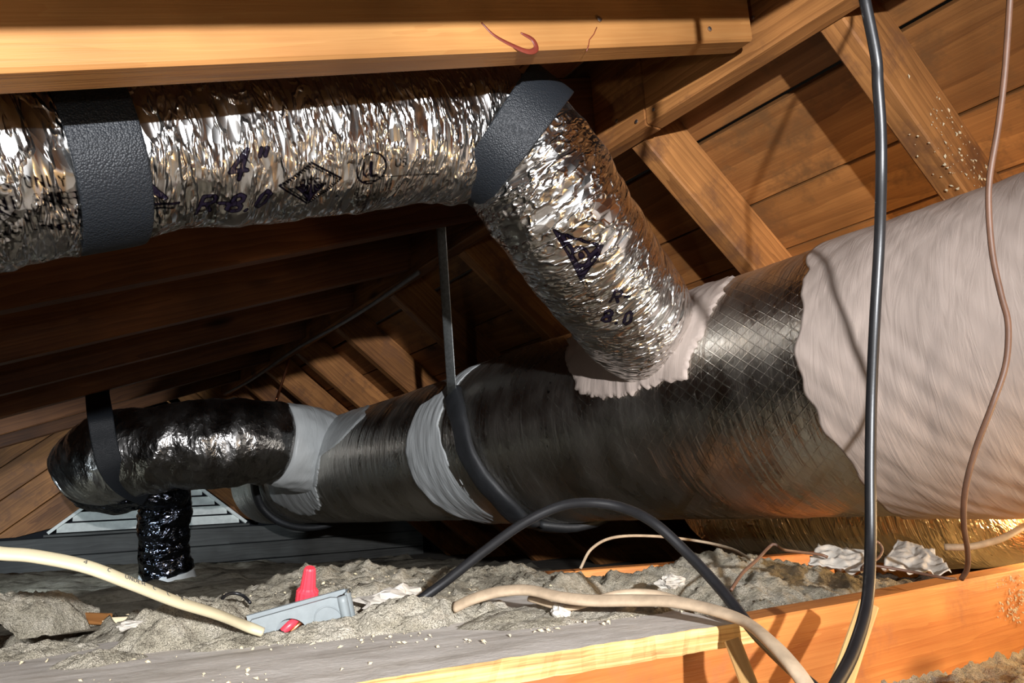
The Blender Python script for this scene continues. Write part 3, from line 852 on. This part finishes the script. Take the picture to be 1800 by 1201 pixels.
# painted near length
yb = curve_fy([(1430, 440), (1412, 500), (1402, 560), (1400, 610), (1405, 660), (1428, 720), (1455, 770), (1485, 810), (1520, 855), (1570, 902)])
def paint_disp(ph, y):
    return .0035 + .0022*noise.noise(Vector((y*9, math.cos(ph)*1.3, math.sin(ph)*1.3))) + .0016*noise.noise(Vector((y*40+ph*6, ph*2.2, 3))) + .0014*abs(noise.noise(Vector((y*22-ph*3, ph*1.2, 8))))
cyl_grid('sealant_coat', lambda p: -.6, yb, DR, M_PAINT, md, 420, 300, disp=paint_disp, rag=.009, rs=34)['label'] = 'pinkish-white brushed sealant coat on the near end'
# grey collar beside the hanger sleeve
ya = curve_fy([(778, 690), (738, 715), (716, 760), (713, 800), (730, 850), (770, 890), (830, 914)])
yc = curve_fy([(800, 688), (775, 740), (790, 800), (830, 860), (905, 915)])
cyl_grid('sealant_collar', yc, ya, DR, M_GREY, md, 300, 24, disp=lambda ph, y: .004+.0028*noise.noise(Vector((y*70, ph*3, 0))), rag=.006, rs=45)
def patch(name, outline, centre, mat, parent, h=.004, rag=.05, up=0.0, nr=22, na=240, r=DR):
    c = hit_fy(*centre, r); pts = []
    for (u, v) in outline:
        q = hit_fy(u, v, r); pts.append((q[1]-c[1], (q[0]-c[0])*DR))
    ang = np.array([math.atan2(b, a) for a, b in pts]); rad = np.array([math.hypot(a, b) for a, b in pts])
    o = np.argsort(ang); ang = ang[o]; rad = rad[o]
    ang = np.r_[ang-2*math.pi, ang, ang+2*math.pi]; rad = np.r_[rad, rad, rad]
    V = []; UV = []
    for i in range(na+1):
        a = -math.pi + 2*math.pi*i/na
        Rr = float(np.interp(a, ang, rad))*(1+rag*noise.noise(Vector((math.cos(a)*9, math.sin(a)*9, 2))) + rag*.8*noise.noise(Vector((math.cos(a)*21, math.sin(a)*21, 4))) + rag*.7*noise.noise(Vector((math.cos(a)*60, math.sin(a)*60, 4))))
        for j in range(nr+1):
            q = j/nr; x = Rr*q*math.cos(a); y = Rr*q*math.sin(a)
            ph = c[0]+y/DR; yy = c[1]+x
            hh = h + up*math.exp(-(Rr*q/.075)**4) + .0022*noise.noise(Vector((yy*50, ph*4, 1))) + dent(ph, yy)
            if j == nr: hh = -.008
            V.append(cylp(ph, yy, DR+hh)); UV.append((yy, ph*DR))
    n = nr+1
    Fc = [(i*n+j, i*n+j+1, (i+1)*n+j+1, (i+1)*n+j) for i in range(na) for j in range(nr)]
    return mesh(name, V, Fc, mat, parent, smooth=True, uvs=UV)
patch('sealant_patch', [(1003, 595), (997, 650), (1015, 692), (1050, 702), (1085, 700), (1130, 684), (1170, 674), (1210, 668), (1214, 635), (1238, 585), (1262, 535), (1290, 480), (1216, 492), (1150, 520), (1060, 560)],
      (1125, 590), M_PAINT, md, up=.004)['label'] = 'ragged pale sealant patch where the crinkled foil duct joins'
patch('sealant_patch', [(468, 845), (476, 885), (505, 900), (552, 900), (553, 860), (562, 800), (596, 775), (618, 752), (640, 728), (625, 718), (560, 738), (520, 745), (480, 790)],
      (535, 810), M_GREY, md, up=.003)['label'] = 'grey sealant patch where the far dark branch joins'

# foam sleeves and the metal hanger strap
def ring_pts(pix, r, n=14):
    Q = [hit_fy(u, v, r) for u, v in pix]
    C = catmull([(a, b, 0) for a, b in Q], n)
    return [cylp(a, y, r) for a, y, _ in C], [np.array([math.cos(a), 0, math.sin(a)]) for a, y, _ in C], C
P, Nn, C = ring_pts([(797, 692), (806, 735), (818, 785), (842, 835), (880, 880), (935, 922)], DR+.013)
ph, yy, _ = C[-1]
for k in range(1, 26):       # carries on under the duct and up its far side
    a = ph + k*.1; y = yy - .10*math.sin(min(k*.1, 1.6)) ; P.append(cylp(a, y, DR+.013)); Nn.append(np.array([math.cos(a), 0, math.sin(a)]))
hang = empty('hanger_strap', tuple(P[0]), 'galvanized metal strap hanging from a rafter to a black foam sleeve round the big duct', 'strap')
band('foam_sleeve', P, Nn, [.026+.012*min(1, i/60) for i in range(len(P))], .012, M_FOAM, hang, nsec=24, power=2.6, wrinkle=.004)
top = np.array([.745, 1.400, .66]); bot = np.array(P[2]) + np.array([-.004, 0, 0])
hp = [top + (bot-top)*k/12 for k in range(13)]
hn = [np.array([-.75, -.65, .1])]*13
band('metal_strap', hp, hn, .0115, .0009, M_GALV, hang, nsec=12, power=8)
P, Nn, C = ring_pts([(447, 838), (450, 868), (462, 895), (490, 917), (540, 931)], DR+.012)
ph, yy, _ = C[-1]
for k in range(1, 20):
    a = ph + k*.1; P.append(cylp(a, yy-.12*math.sin(min(k*.1, 1.6)), DR+.012)); Nn.append(np.array([math.cos(a), 0, math.sin(a)]))
band('foam_sleeve', P, Nn, .030, .014, M_FOAM, None, nsec=20, power=2.4, label='black foam sleeve round the far end of the big duct, beside the gable vent', cat='sleeve')

# ------------------------------------------------------------------ far dark branch, its strap, and the vertical duct
bd = empty('branch_duct', tuple(at(300, 860, 2.45)), 'glossy dark film-wrapped branch duct leaving the far end of the big duct to the left', 'duct')
bpath = [at(600, 800, 2.85), at(530, 788, 2.66), at(450, 776, 2.52), at(350, 782, 2.44), at(262, 790, 2.40), at(190, 806, 2.40), at(140, 832, 2.42), at(122, 846, 2.42), at(112, 852, 2.42)]
brad = [.135, .137, .138, .143, .138, .142, .110, .070, .02]
tube('film_wrap', bpath, brad, .008, 110, M_BLACKF, bd, disp=crumple(7, .010, (1.5, 1)))
# lower lobe of the far elbow
tube('elbow_wrap', [at(130, 820, 2.52), at(165, 846, 2.48), at(215, 858, 2.46), at(262, 862, 2.48), at(300, 868, 2.52), at(318, 880, 2.56)], [.055, .088, .082, .062, .055, .03], .008, 80, M_BOOT, bd, disp=crumple(9, .010))
tube('sealant_collar', [at(560, 794, 2.70), at(528, 787, 2.64), at(500, 782, 2.59), at(486, 780, 2.57)], [.148, .146, .143, .134], .004, 120, M_GREY, bd,
     disp=lambda s, a, p: .005*noise.noise(Vector(p)*22))
vd = empty('boot_duct', tuple(at(292, 1015, 2.6)), 'short vertical duct wrapped in black crinkled film standing before the gable vent', 'duct')
tube('film_wrap', [at(286, 850, 2.60), at(290, 900, 2.60), at(287, 960, 2.60), at(294, 1008, 2.60)], [.082, .084, .080, .086], .006, 100, M_BOOT, vd, up=(0, 1, 0), disp=crumple(11, .009, (1.6, .8)))
tube('base_collar', [at(294, 1002, 2.60), at(294, 1022, 2.60)], [.084, .094], .006, 60, M_GREY, vd, up=(0, 1, 0), disp=lambda s, a, p: .004*noise.noise(Vector(p)*25))
# strap holding the branch
sp_pts = catmull([(.20, 2.72, .43), (.20, 2.70, .395), at(176, 730, 2.25), at(184, 780, 2.24), at(196, 822, 2.25), at(222, 853, 2.30), at(262, 872, 2.40)], 10)
band('duct_strap', sp_pts, [-(np.array(p)/np.linalg.norm(p)) + np.array([0, 0, .0]) for p in sp_pts], .034, .003, M_STRAP, None, nsec=16, power=6,
     label='black strap looped down from a rafter round the far dark branch duct', cat='strap')

# wrinkled duct, warm light in its colour, lying beyond and below the big duct
gd = [(1.37, y, -.026) for y in (1.34, 1.30, 1.22, 1.05, .90, .75, .64, .60, .585)]
tube('low_duct', gd, [.03, .08, .112, .124, .119, .124, .112, .075, .02], .008, 120, M_WARMLIT, None, disp=crumple(8, .004, (.8, .4)),
     label='wrinkled silver foil duct coloured as if lit warm on the floor beneath the big duct', cat='duct')

# ------------------------------------------------------------------ cables and wires
# black cord: hangs in front, loops out at the bottom and arches back to the insulation
cord = [at(1475, -330, .62), at(1490, -190, .61), at(1508, -60, .60), at(1520, 0, .61), at(1540, 100, .62), at(1543, 150, .62), at(1548, 220, .62), at(1549, 300, .62), at(1546, 420, .63), at(1538, 560, .63), at(1532, 700, .63), at(1530, 820, .62),
        at(1530, 960, .60), at(1524, 1060, .56), at(1502, 1140, .52), at(1475, 1195, .49), at(1452, 1225, .47), at(1425, 1205, .475), at(1380, 1165, .50), at(1325, 1110, .55),
        at(1270, 1040, .59), at(1210, 975, .62), at(1150, 920, .64), at(1095, 893, .66), at(1040, 884, .67), at(985, 890, .68), at(920, 920, .685), at(850, 970, .69), at(780, 1025, .69), at(728, 1062, .685), at(700, 1085, .68)]
tube('power_cord', cord, .0044, .004, 18, M_RUBBER, None, label='thick black rubber cord hanging in front and looping back over the plywood', cat='cord')
romex = [at(-70, 962, .47), at(0, 973, .48), at(60, 978, .49), at(150, 996, .50), at(230, 1026, .515), at(310, 1058, .54), at(380, 1080, .57), at(430, 1100, .595), at(462, 1112, .60)]
rx = catmull(romex, 12)
rw = empty('house_cable', tuple(romex[-1]), 'cream flat-jacketed house cable lying across the bottom left, ending on the dust', 'cable')
band('jacket', rx, [np.array([.1, -.55, .8])]*len(rx), [.0052*(1 if i < len(rx)-14 else 1-.3*(i-len(rx)+14)/14) for i in range(len(rx))], .0032, M_CREAM, rw, nsec=18, power=2.4)
tube('wire_core', [rx[-1], rx[-1]+(rx[-1]-rx[-3])*.25], .0014, .001, 10, M_COPPER, rw)
k0 = int(len(rx)*.36)
def jacket_text(txt, rx, i0, h):
    # tiny raised print in dark ink along the cable
    V = []; Fc = []
    s = 0; up = np.array([.1, -.55, .8]); up /= np.linalg.norm(up)
    seg = np.diff(rx, axis=0); L = np.r_[0, np.cumsum(np.linalg.norm(seg, axis=1))]
    def P(x, y):
        t_ = L[i0]+x; p = np.array([np.interp(t_, L, rx[:, k]) for k in range(3)]); q = np.array([np.interp(t_+.002, L, rx[:, k]) for k in range(3)])
        T = (q-p)/np.linalg.norm(q-p); n = up-T*(up @ T); n /= np.linalg.norm(n); w = np.cross(n, T)
        return p + w*y + n*.00335, T, w
    for (a, b, hw) in text_strokes(txt, 0, -h/2, h, h*.07, adv=.8):
        pa_, T, w = P(*a); pb_, _, _ = P(*b)
        dd = pb_-pa_; n = np.linalg.norm(dd)
        if n < 1e-7: continue
        dd /= n; nn = np.cross(up, dd); nn /= np.linalg.norm(nn); b0 = len(V)
        V += [pa_+nn*hw, pa_-nn*hw, pb_-nn*hw, pb_+nn*hw]; Fc.append((b0, b0+1, b0+2, b0+3))
    return mesh('print', V, Fc, M_BOXIN, rw)
jacket_text('14 2  C   UNDER  C   L  14', rx, k0, .0038)
tan = [at(800, 1068, .66), at(835, 1052, .655), at(880, 1040, .65), at(930, 1038, .64), at(985, 1050, .62), at(1040, 1056, .61), at(1110, 1056, .60), at(1180, 1058, .585), at(1250, 1072, .565), at(1310, 1094, .54), at(1355, 1130, .50), at(1392, 1170, .475), at(1420, 1210, .46), at(1435, 1245, .45)]
tp = catmull(tan, 10)
band('house_cable', tp, [np.array([-.1, -.6, .75])]*len(tp), .0058, .0033, M_TAN, None, nsec=16, power=2.4, label='dusty tan flat cable running along the plywood and over its corner', cat='cable')
tan2 = [at(930, 1052, .66), at(1000, 1068, .64), at(1080, 1045, .64), at(1140, 1042, .635), at(1185, 1052, .62), at(1230, 1068, .60)]
tp2 = catmull(tan2, 10)
band('house_cable', tp2, [np.array([-.1, -.6, .75])]*len(tp2), .0032, .0024, M_TAN, None, nsec=12, power=2.4, label='thinner dusty cable lying just behind the tan cable', cat='cable')
tube('thin_wire', [at(1800, -330, .66), at(1785, -190, .64), at(1778, -60, .62), at(1774, 20, .62), at(1766, 130, .62), at(1755, 220, .62), at(1740, 310, .62), at(1738, 370, .62), at(1745, 450, .62), at(1760, 520, .62), at(1772, 570, .62), at(1768, 640, .62), at(1745, 710, .62), at(1715, 790, .63), at(1697, 860, .64), at(1694, 920, .66), at(1701, 970, .69), at(1700, 1000, .71), at(1690, 1018, .72)],
     .0024, .004, 10, M_BROWNWIRE, None, label='thin brown wire hanging at the right in front of the white duct', cat='wire')
tube('copper_wire', [at(1285, 1038, .74), at(1305, 1008, .76), at(1330, 985, .78), at(1352, 962, .80), at(1362, 957, .80), at(1375, 966, .80), at(1400, 970, .82), at(1440, 975, .84), at(1455, 980, .84)], .0017, .003, 8, M_BROWNWIRE, None,
     label='bent thin copper wire sticking up from the insulation before the golden-lit duct', cat='wire')
tube('copper_wire', [at(1530, 950, .80), at(1543, 953, .80), at(1551, 965, .80), at(1545, 980, .79), at(1530, 990, .78), at(1518, 995, .77), at(1515, 1003, .76), at(1535, 995, .75), at(1600, 1005, .74), at(1660, 1016, .72), at(1680, 1018, .72)], .0014, .003, 8, M_BROWNWIRE, None,
     label='curled copper wire beside the hanging black cord, low over the insulation', cat='wire')
tube('thin_cable', [at(1020, 1000, 1.10), at(1040, 965, 1.12), at(1080, 945, 1.15), at(1150, 943, 1.18), at(1230, 952, 1.2), at(1285, 965, 1.15), at(1322, 985, 1.02)], .0022, .004, 8, M_TAN, None,
     label='thin pale cable curving in the shadow below the big duct', cat='cable')
tube('house_cable', [at(1840, 905, 1.0), at(1800, 926, .98), at(1765, 945, .96), at(1735, 955, .95), at(1700, 962, .95), at(1660, 962, .96)], .0042, .004, 12, M_TAN, None,
     label='tan cable lying at the right edge beside the golden-lit duct', cat='cable')
tube('thin_wire', [at(508, 630, 2.9), at(500, 660, 2.85), at(490, 690, 2.8), at(486, 702, 2.75)], .0045, .01, 8, M_COPPER, None, label='short wire hanging from the ridge above the far dark branch', cat='wire')
tube('black_wire', [at(388, 1060, .72), at(395, 1048, .73), at(412, 1043, .74), at(428, 1048, .74), at(440, 1060, .73)], .0016, .003, 8, M_RUBBER, None, label='small black wire arch on the dust behind the cream cable', cat='wire')
tube('blue_wire', [at(236, 1080, .80), at(270, 1078, .80), at(300, 1075, .80), at(326, 1070, .80)], .0022, .004, 8, M_BLUE, None, label='short blue wire offcut lying behind the cream cable', cat='wire')

# ------------------------------------------------------------------ junction box and wire nut
def lathe(name, c, axis, prof, mat, parent=None, K=24, ribs=0, **tg):
    n = Vector(axis).normalized(); t_ = n.orthogonal().normalized(); b = n.cross(t_)
    V = []; Fc = []
    for (r, h) in prof:
        for k in range(K):
            a = 2*math.pi*k/K; rr = r*(1+(.07 if ribs and k % 2 else 0)); V.append(Vector(c)+n*h+t_*(rr*math.cos(a))+b*(rr*math.sin(a)))
    for i in range(len(prof)-1):
        for k in range(K): Fc.append((i*K+k, i*K+(k+1) % K, (i+1)*K+(k+1) % K, (i+1)*K+k))
    Fc.append(tuple(range(K))[::-1]); Fc.append(tuple((len(prof)-1)*K+k for k in range(K)))
    return tag(mesh(name, V, Fc, mat, parent, smooth=False), **tg)
BT = .615
bl = Vector(at(440, 1118, BT)); br = Vector(at(617, 1098, BT+.03)); tr_ = Vector(at(606, 1044, BT+.03)); tl = Vector(at(440, 1092, BT))
jx = (br-bl).normalized(); jz = (tr_-br).normalized(); jy = jz.cross(jx).normalized()
if jy.y < 0: jy = -jy
jb = empty('junction_box', tuple(bl), 'grey plastic electrical box half buried in dust, a round hole in its side', 'box')
def box_front():
    # side wall of the box, top edge rising to the right, with a round hole punched in it
    import bmesh
    W = (br-bl).length; Ht = (tr_-br).length*1.0; Hl = (tl-bl).length*1.0
    hole = (W*.40, -.002, .0125)       # centre x, z, radius
    K = 40; V = []; Fc = []
    # ring of hole verts and matching outline verts, front and back
    out = []
    base = -.015
    for k in range(K):
        a = 2*math.pi*k/K; c, s = math.cos(a), math.sin(a)
        x, z = hole[0], hole[1]
        best = 9
        for tt in (((0-x)/c if abs(c) > 1e-6 else 9), ((W-x)/c if abs(c) > 1e-6 else 9), ((base-z)/s if abs(s) > 1e-6 else 9)):
            if 0 < tt < best: best = tt
        # slanting top edge z = Hl + (Ht-Hl)*x/W
        mslope = (Ht-Hl)/W; den = s - mslope*c
        if abs(den) > 1e-6:
            tt = (Hl + mslope*x - z)/den
            if 0 < tt < best: best = tt
        out.append((x+best*c, z+best*s))
    for dy in (0, .003):
        for k in range(K):
            a = 2*math.pi*k/K; p = bl + jx*(hole[0]+hole[2]*math.cos(a)) + jz*(hole[1]+hole[2]*math.sin(a)) + jy*dy; V.append(p)
        for k in range(K):
            V.append(bl + jx*out[k][0] + jz*out[k][1] + jy*dy)
    for k in range(K):
        k2 = (k+1) % K
        Fc += [(k, k2, K+k2, K+k), (2*K+k2, 2*K+k, 3*K+k, 3*K+k2), (k2, k, 2*K+k, 2*K+k2), (K+k, K+k2, 3*K+k2, 3*K+k)]
    mesh('side_wall', V, Fc, M_BOXP, jb)
    # right end wall with a rounded corner, and far walls
    V = []; Fc = []; n = 8; rc = .006; D = .016
    pr = [(W, 0)] + [(W + rc*math.sin(math.pi/2*k/n), rc - rc*math.cos(math.pi/2*k/n)) for k in range(n+1)] + [(W+rc, D)]
    pin = [(W, .003), (W+rc-.003, .006), (W+rc-.003, D)]
    for (x, y) in pr:
        V.append(bl + jx*x + jy*y + jz*base); V.append(bl + jx*x + jy*y + jz*Ht)
    for i in range(len(pr)-1): Fc.append((2*i, 2*i+2, 2*i+3, 2*i+1))
    b0 = len(V)
    for (x, y) in pin:
        V.append(bl + jx*x + jy*y + jz*base); V.append(bl + jx*x + jy*y + jz*Ht)
    for i in range(2): Fc.append((b0+2*i+1, b0+2*i+3, b0+2*i+2, b0+2*i))
    Fc.append((1, 2*len(pr)-1, b0+5, b0+3, b0+1)) 
    mesh('end_wall', V, Fc, M_BOXP, jb, smooth=False)
    vv, ff = boxmesh(0, 1, 0, 1, 0, 1)
    o = bl + jy*D
    V = [o + jx*(x*(W+.003)) + jy*(y*.003) + jz*(base + zz_*((Hl if x == 0 else Ht)-base)) for x, y, zz_ in vv]
    mesh('back_wall', V, ff, M_BOXP, jb)
    # round knockout outline, raised boss column at the corner
    c = bl + jx*(W*.785) + jz*(Ht*.22) - jy*.0003
    ringp = [c + jx*(.0115*math.cos(a)) + jz*(.0115*math.sin(a)) for a in np.linspace(0, 2*math.pi, 33)]
    tube('knockout', ringp, .0006, .001, 6, M_BOXP, jb, caps=False)
    tube('corner_boss', [bl + jx*(W*.965) + jz*base - jy*.0005, bl + jx*(W*.965) + jz*(Ht-.0015) - jy*.0005], .0042, .005, 16, M_BOXP, jb)
    # wires seen through the hole
    h = bl + jx*hole[0] + jz*hole[1]
    for (nm, mt, dx, dz, r) in (('red_wire', M_RED, .001, .005, .0035), ('black_wire', M_RUBBER, -.007, -.002, .0045), ('copper_wire', M_COPPER, .007, .004, .0022)):
        q = h + jy*.010 + jx*dx + jz*dz
        tube(nm, [q - jx*.008 - jz*.006, q, q + jx*.008 + jz*.002 + jy*.006], r, .002, 10, mt, jb)
box_front()
wn = at(537, 1072, .68); wtop = at(545, 998, .675)
wv_ = Vector(wtop)-Vector(wn); hN = wv_.length
lathe('wire_nut', wn, wv_, [(.0090, 0), (.0092, .001), (.0090, hN*.46), (.0070, hN*.50), (.0064, hN*.54), (.0048, hN*.96), (.0040, hN)], M_RED, None, K=28, ribs=1,
      label='bright red wire connector standing upright behind the grey box', cat='connector')

# ------------------------------------------------------------------ small things on the floor
def rock(name, c, size, mat, label=None, cat=None, seed=0, squash=.6, group=None, parent=None, rough=.5):
    V = []; Fc = []; nu, nv = 20, 12
    for j in range(nv+1):
        th = math.pi*j/nv
        for i in range(nu):
            a = 2*math.pi*i/nu; d_ = Vector((math.sin(th)*math.cos(a), math.sin(th)*math.sin(a), math.cos(th)))
            r = 1 + rough*noise.fractal(d_*1.6 + Vector((seed, 0, 0)), .8, 2, 4)
            V.append((c[0]+d_.x*r*size[0], c[1]+d_.y*r*size[1], c[2]+d_.z*r*size[2]))
    for j in range(nv):
        for i in range(nu): Fc.append((j*nu+i, (j+1)*nu+i, (j+1)*nu+(i+1) % nu, j*nu+(i+1) % nu))
    return tag(mesh(name, V, Fc, mat, parent, smooth=False), label, cat, group)
rock('plaster_lump', at(690, 1058, .74), (.036, .02, .012), M_PLASTER, 'cream plaster lump by the foot of the black cord', 'plaster', 3)
rock('plaster_chip', at(985, 1075, .64), (.008, .006, .006), M_PLASTER, 'small white chip under the tan cable', 'plaster', 5)
rock('plaster_chip', at(1178, 1022, .84), (.016, .012, .006), M_PLASTER, 'white chip lying before the orange joist', 'plaster', 8)
rock('plaster_chip', at(235, 1098, .62), (.011, .006, .003), M_PLASTER, 'white flat chip on the dusty board by the cream cable', 'plaster', 9)
def sheet(name, corners, mat, n=26, amp=.01, seed=0, **tg):
    a, b, c, d_ = [Vector(p) for p in corners]; V = []; Fc = []
    for lay in (0, 1):
        for j in range(n+1):
            for i in range(n+1):
                s, t_ = i/n, j/n
                p = (a*(1-s)+b*s)*(1-t_)+(d_*(1-s)+c*s)*t_
                e = .12*noise.noise(Vector((s*4, t_*4, seed+5)))
                p = p + (b-a)*e*(1 if 0 < i < n else 1.5)*.4
                p = p + Vector((0, -.4, .8))*amp*(1-2*abs(noise.noise(Vector((s*3.1, t_*3.1, seed))))) + Vector((0, 0, 1))*amp*.4*noise.noise(Vector((s*9, t_*9, seed)))
                V.append(p - Vector((0, 0, .0015))*lay)
    N = (n+1)**2
    for j in range(n):
        for i in range(n):
            q = j*(n+1)+i; Fc.append((q, q+1, q+n+2, q+n+1)); Fc.append((N+q, N+q+n+1, N+q+n+2, N+q+1))
    for i in range(n):
        Fc += [(i, N+i, N+i+1, i+1), (n*(n+1)+i, n*(n+1)+i+1, N+n*(n+1)+i+1, N+n*(n+1)+i)]
        q = i*(n+1); Fc += [(q, q+n+1, N+q+n+1, N+q), (q+n, N+q+n, N+q+2*n+1, q+2*n+1)]
    return tag(mesh(name, V, Fc, mat, smooth=True), **tg)
sheet('torn_paper', [at(1418, 996, .84), at(1512, 1012, .80), at(1530, 975, .86), at(1436, 962, .90)], M_PLASTER, amp=.006, seed=2, label='torn grey-white paper scrap on the insulation left of the hanging cord', cat='paper')
sheet('torn_paper', [at(1545, 1006, .80), at(1670, 1012, .78), at(1640, 972, .88), at(1575, 955, .92)], M_PLASTER, amp=.007, seed=6, label='torn grey-white paper scrap on the insulation right of the hanging cord', cat='paper')
# wood scraps at the joist
def stick(name, a, b, w, h, mat, **tg):
    a = Vector(a); b = Vector(b); v_ = -(a/a.length)
    return beam(name, a, b-a, (b-a).cross(v_), (b-a).length, w, h, mat, None, wob=.0015, bev=.001, **tg)
stick('wood_cleat', at(1462, 1188, .575), at(1510, 1052, .640), .016, .010, M_SPLIT, label='pale split wood cleat leaning on the orange joist behind the black cord', cat='cleat')
stick('wood_stick', at(1308, 1225, .52), at(1272, 1128, .56), .012, .010, M_SPLIT, label='pale wood stick under the plywood corner', cat='stick')
stick('wood_strip', at(30, 1072, .86), at(190, 1078, .80), .012, .006, M_SHEATH, label='brown wood strip with pale flecks lying at the far left', cat='strip')
stick('wood_strip', at(195, 1085, .78), at(300, 1080, .80), .007, .004, M_CHIP, label='pale splintered strip beside the blue wire', cat='strip')
stick('wood_block', at(452, 1090, .80), at(520, 1052, .86), .035, .014, M_JOIST, label='rough orange wood chunk left of the red connector', cat='wood')
# flakes
def flakes(name, spots, mat, parent=None, **tg):
    V = []; Fc = []
    for (p, n, s) in spots:
        n = Vector(n).normalized(); t_ = n.orthogonal().normalized(); b = n.cross(t_); a = random.uniform(0, 6.3)
        t2 = t_*math.cos(a)+b*math.sin(a); b2 = n.cross(t2); b0 = len(V); p = Vector(p)
        el = random.uniform(.4, 1.0)
        V += [p + t2*s, p + b2*s*el + n*s*.3, p - t2*s*random.uniform(.5, 1), p - b2*s*el*.8, p + n*s*.55]
        Fc += [(b0, b0+1, b0+4), (b0+1, b0+2, b0+4), (b0+2, b0+3, b0+4), (b0+3, b0, b0+4)]
    return tag(mesh(name, V, Fc, mat, parent), **tg)
sp1 = []
for k in range(560):
    # on the face and underside of the near right rafter, thick towards the duct
    t_ = min(.66, max(.02, random.gauss(.52, .11) if k < 330 else random.uniform(.2, .62)))
    if random.random() < .75: p = Vector((RX1, .556-TH, RZ)) + dR*t_ + nR*random.uniform(0, .10) - Vector((0, .001, 0)); n = (0, -1, 0)
    else: p = Vector((RX1, .556-TH*random.random(), RZ)) + dR*t_ - nR*.001; n = -nR
    sp1.append((p, n, random.choice([.0012, .0018, .0026, .0042])))
flakes('clinging_flakes', sp1, M_CHIP, right[.556], kind='stuff')
sp2 = []
for k in range(1800):
    x = random.uniform(-.1, .55); y = random.uniform(.5, .95); 
    if noise.noise(Vector((x*14, y*14, 3))) < .05: continue
    z = max(H(x, y), PT if (y < .72) else -9); sp2.append(((x, y, z+.001), (random.uniform(-.5, .5), -.4, 1), random.choice([.0006, .0009, .0012, .0018, .0028])))
sp4 = []
for k in range(130):
    q = ray(random.gauss(1785, 14), random.uniform(1012, 1095)); p = q*(.504/q[1]); sp4.append((p, (0, -1, .1), random.choice([.001, .0018, .0028])))
flakes('foam_flecks', sp4, M_CHIP, j1, kind='stuff')
cbl = [(.866, y, .612 - .004*math.sin(y*7)) for y in (3.0, 3.3, 3.6, 4.0, 4.4, 4.9, 5.3)]
cbl = [(.862, y, .604+.006*math.sin(y*5)) for y in np.linspace(1.75, 4.0, 14)]
tube('ridge_cable', cbl, .006, .02, 8, M_GREYCABLE, None, label='dusty grey cable running along the foot of the far ridge beam', cat='cable')
tag(flakes('debris_flakes', sp2, M_CHIP), 'scattered pale crumbs and flakes on the dusty plywood and insulation', 'debris', kind='stuff')
# lumps of insulation dust on the plywood
sp3 = 0
dv = []; dfc = []
for (u, v_, wx, hh) in ((30, 1105, .075, .034), (335, 1128, .062, .030), (590, 1116, .05, .012), (720, 1100, .06, .022), (950, 1085, .09, .008), (1100, 1075, .07, .006), (60, 1150, .05, .007), (170, 1165, .04, .006), (440, 1130, .05, .007), (820, 1085, .05, .012)):
    c = onZ(u, v_, PT); nu = 44; b0 = len(dv)
    for j in range(nu+1):
        for i in range(nu+1):
            x = (i/nu*2-1); y = (j/nu*2-1); r2 = x*x+y*y
            fall = max(0, 1-r2*(1+.6*noise.noise(Vector((x*2+u, y*2, 0)))))
            z = PT - .006 + (hh+.006)*fall**.6*(1+.35*noise.fractal(Vector((c[0]*10+x*3, c[1]*10+y*3, 0)), .9, 2.2, 5)) + .0025*noise.noise(Vector((x*22+u, y*22, 1)))*(fall > 0)
            dv.append((c[0]+x*wx, c[1]+y*wx*.6, z))
    dfc += [(b0+j*(nu+1)+i, b0+j*(nu+1)+i+1, b0+(j+1)*(nu+1)+i+1, b0+(j+1)*(nu+1)+i) for j in range(nu) for i in range(nu)]
tag(mesh('dust_clumps', dv, dfc, M_INSUL, smooth=True), 'soft grey insulation clumps heaped on the plywood sheet', 'insulation', kind='stuff')

# ------------------------------------------------------------------ lift everything so that the drywall lies near height zero
for o in list(sc.objects):
    if o.parent is None and o.type not in ('CAMERA', 'LIGHT'):
        o.location.z += ZOFF
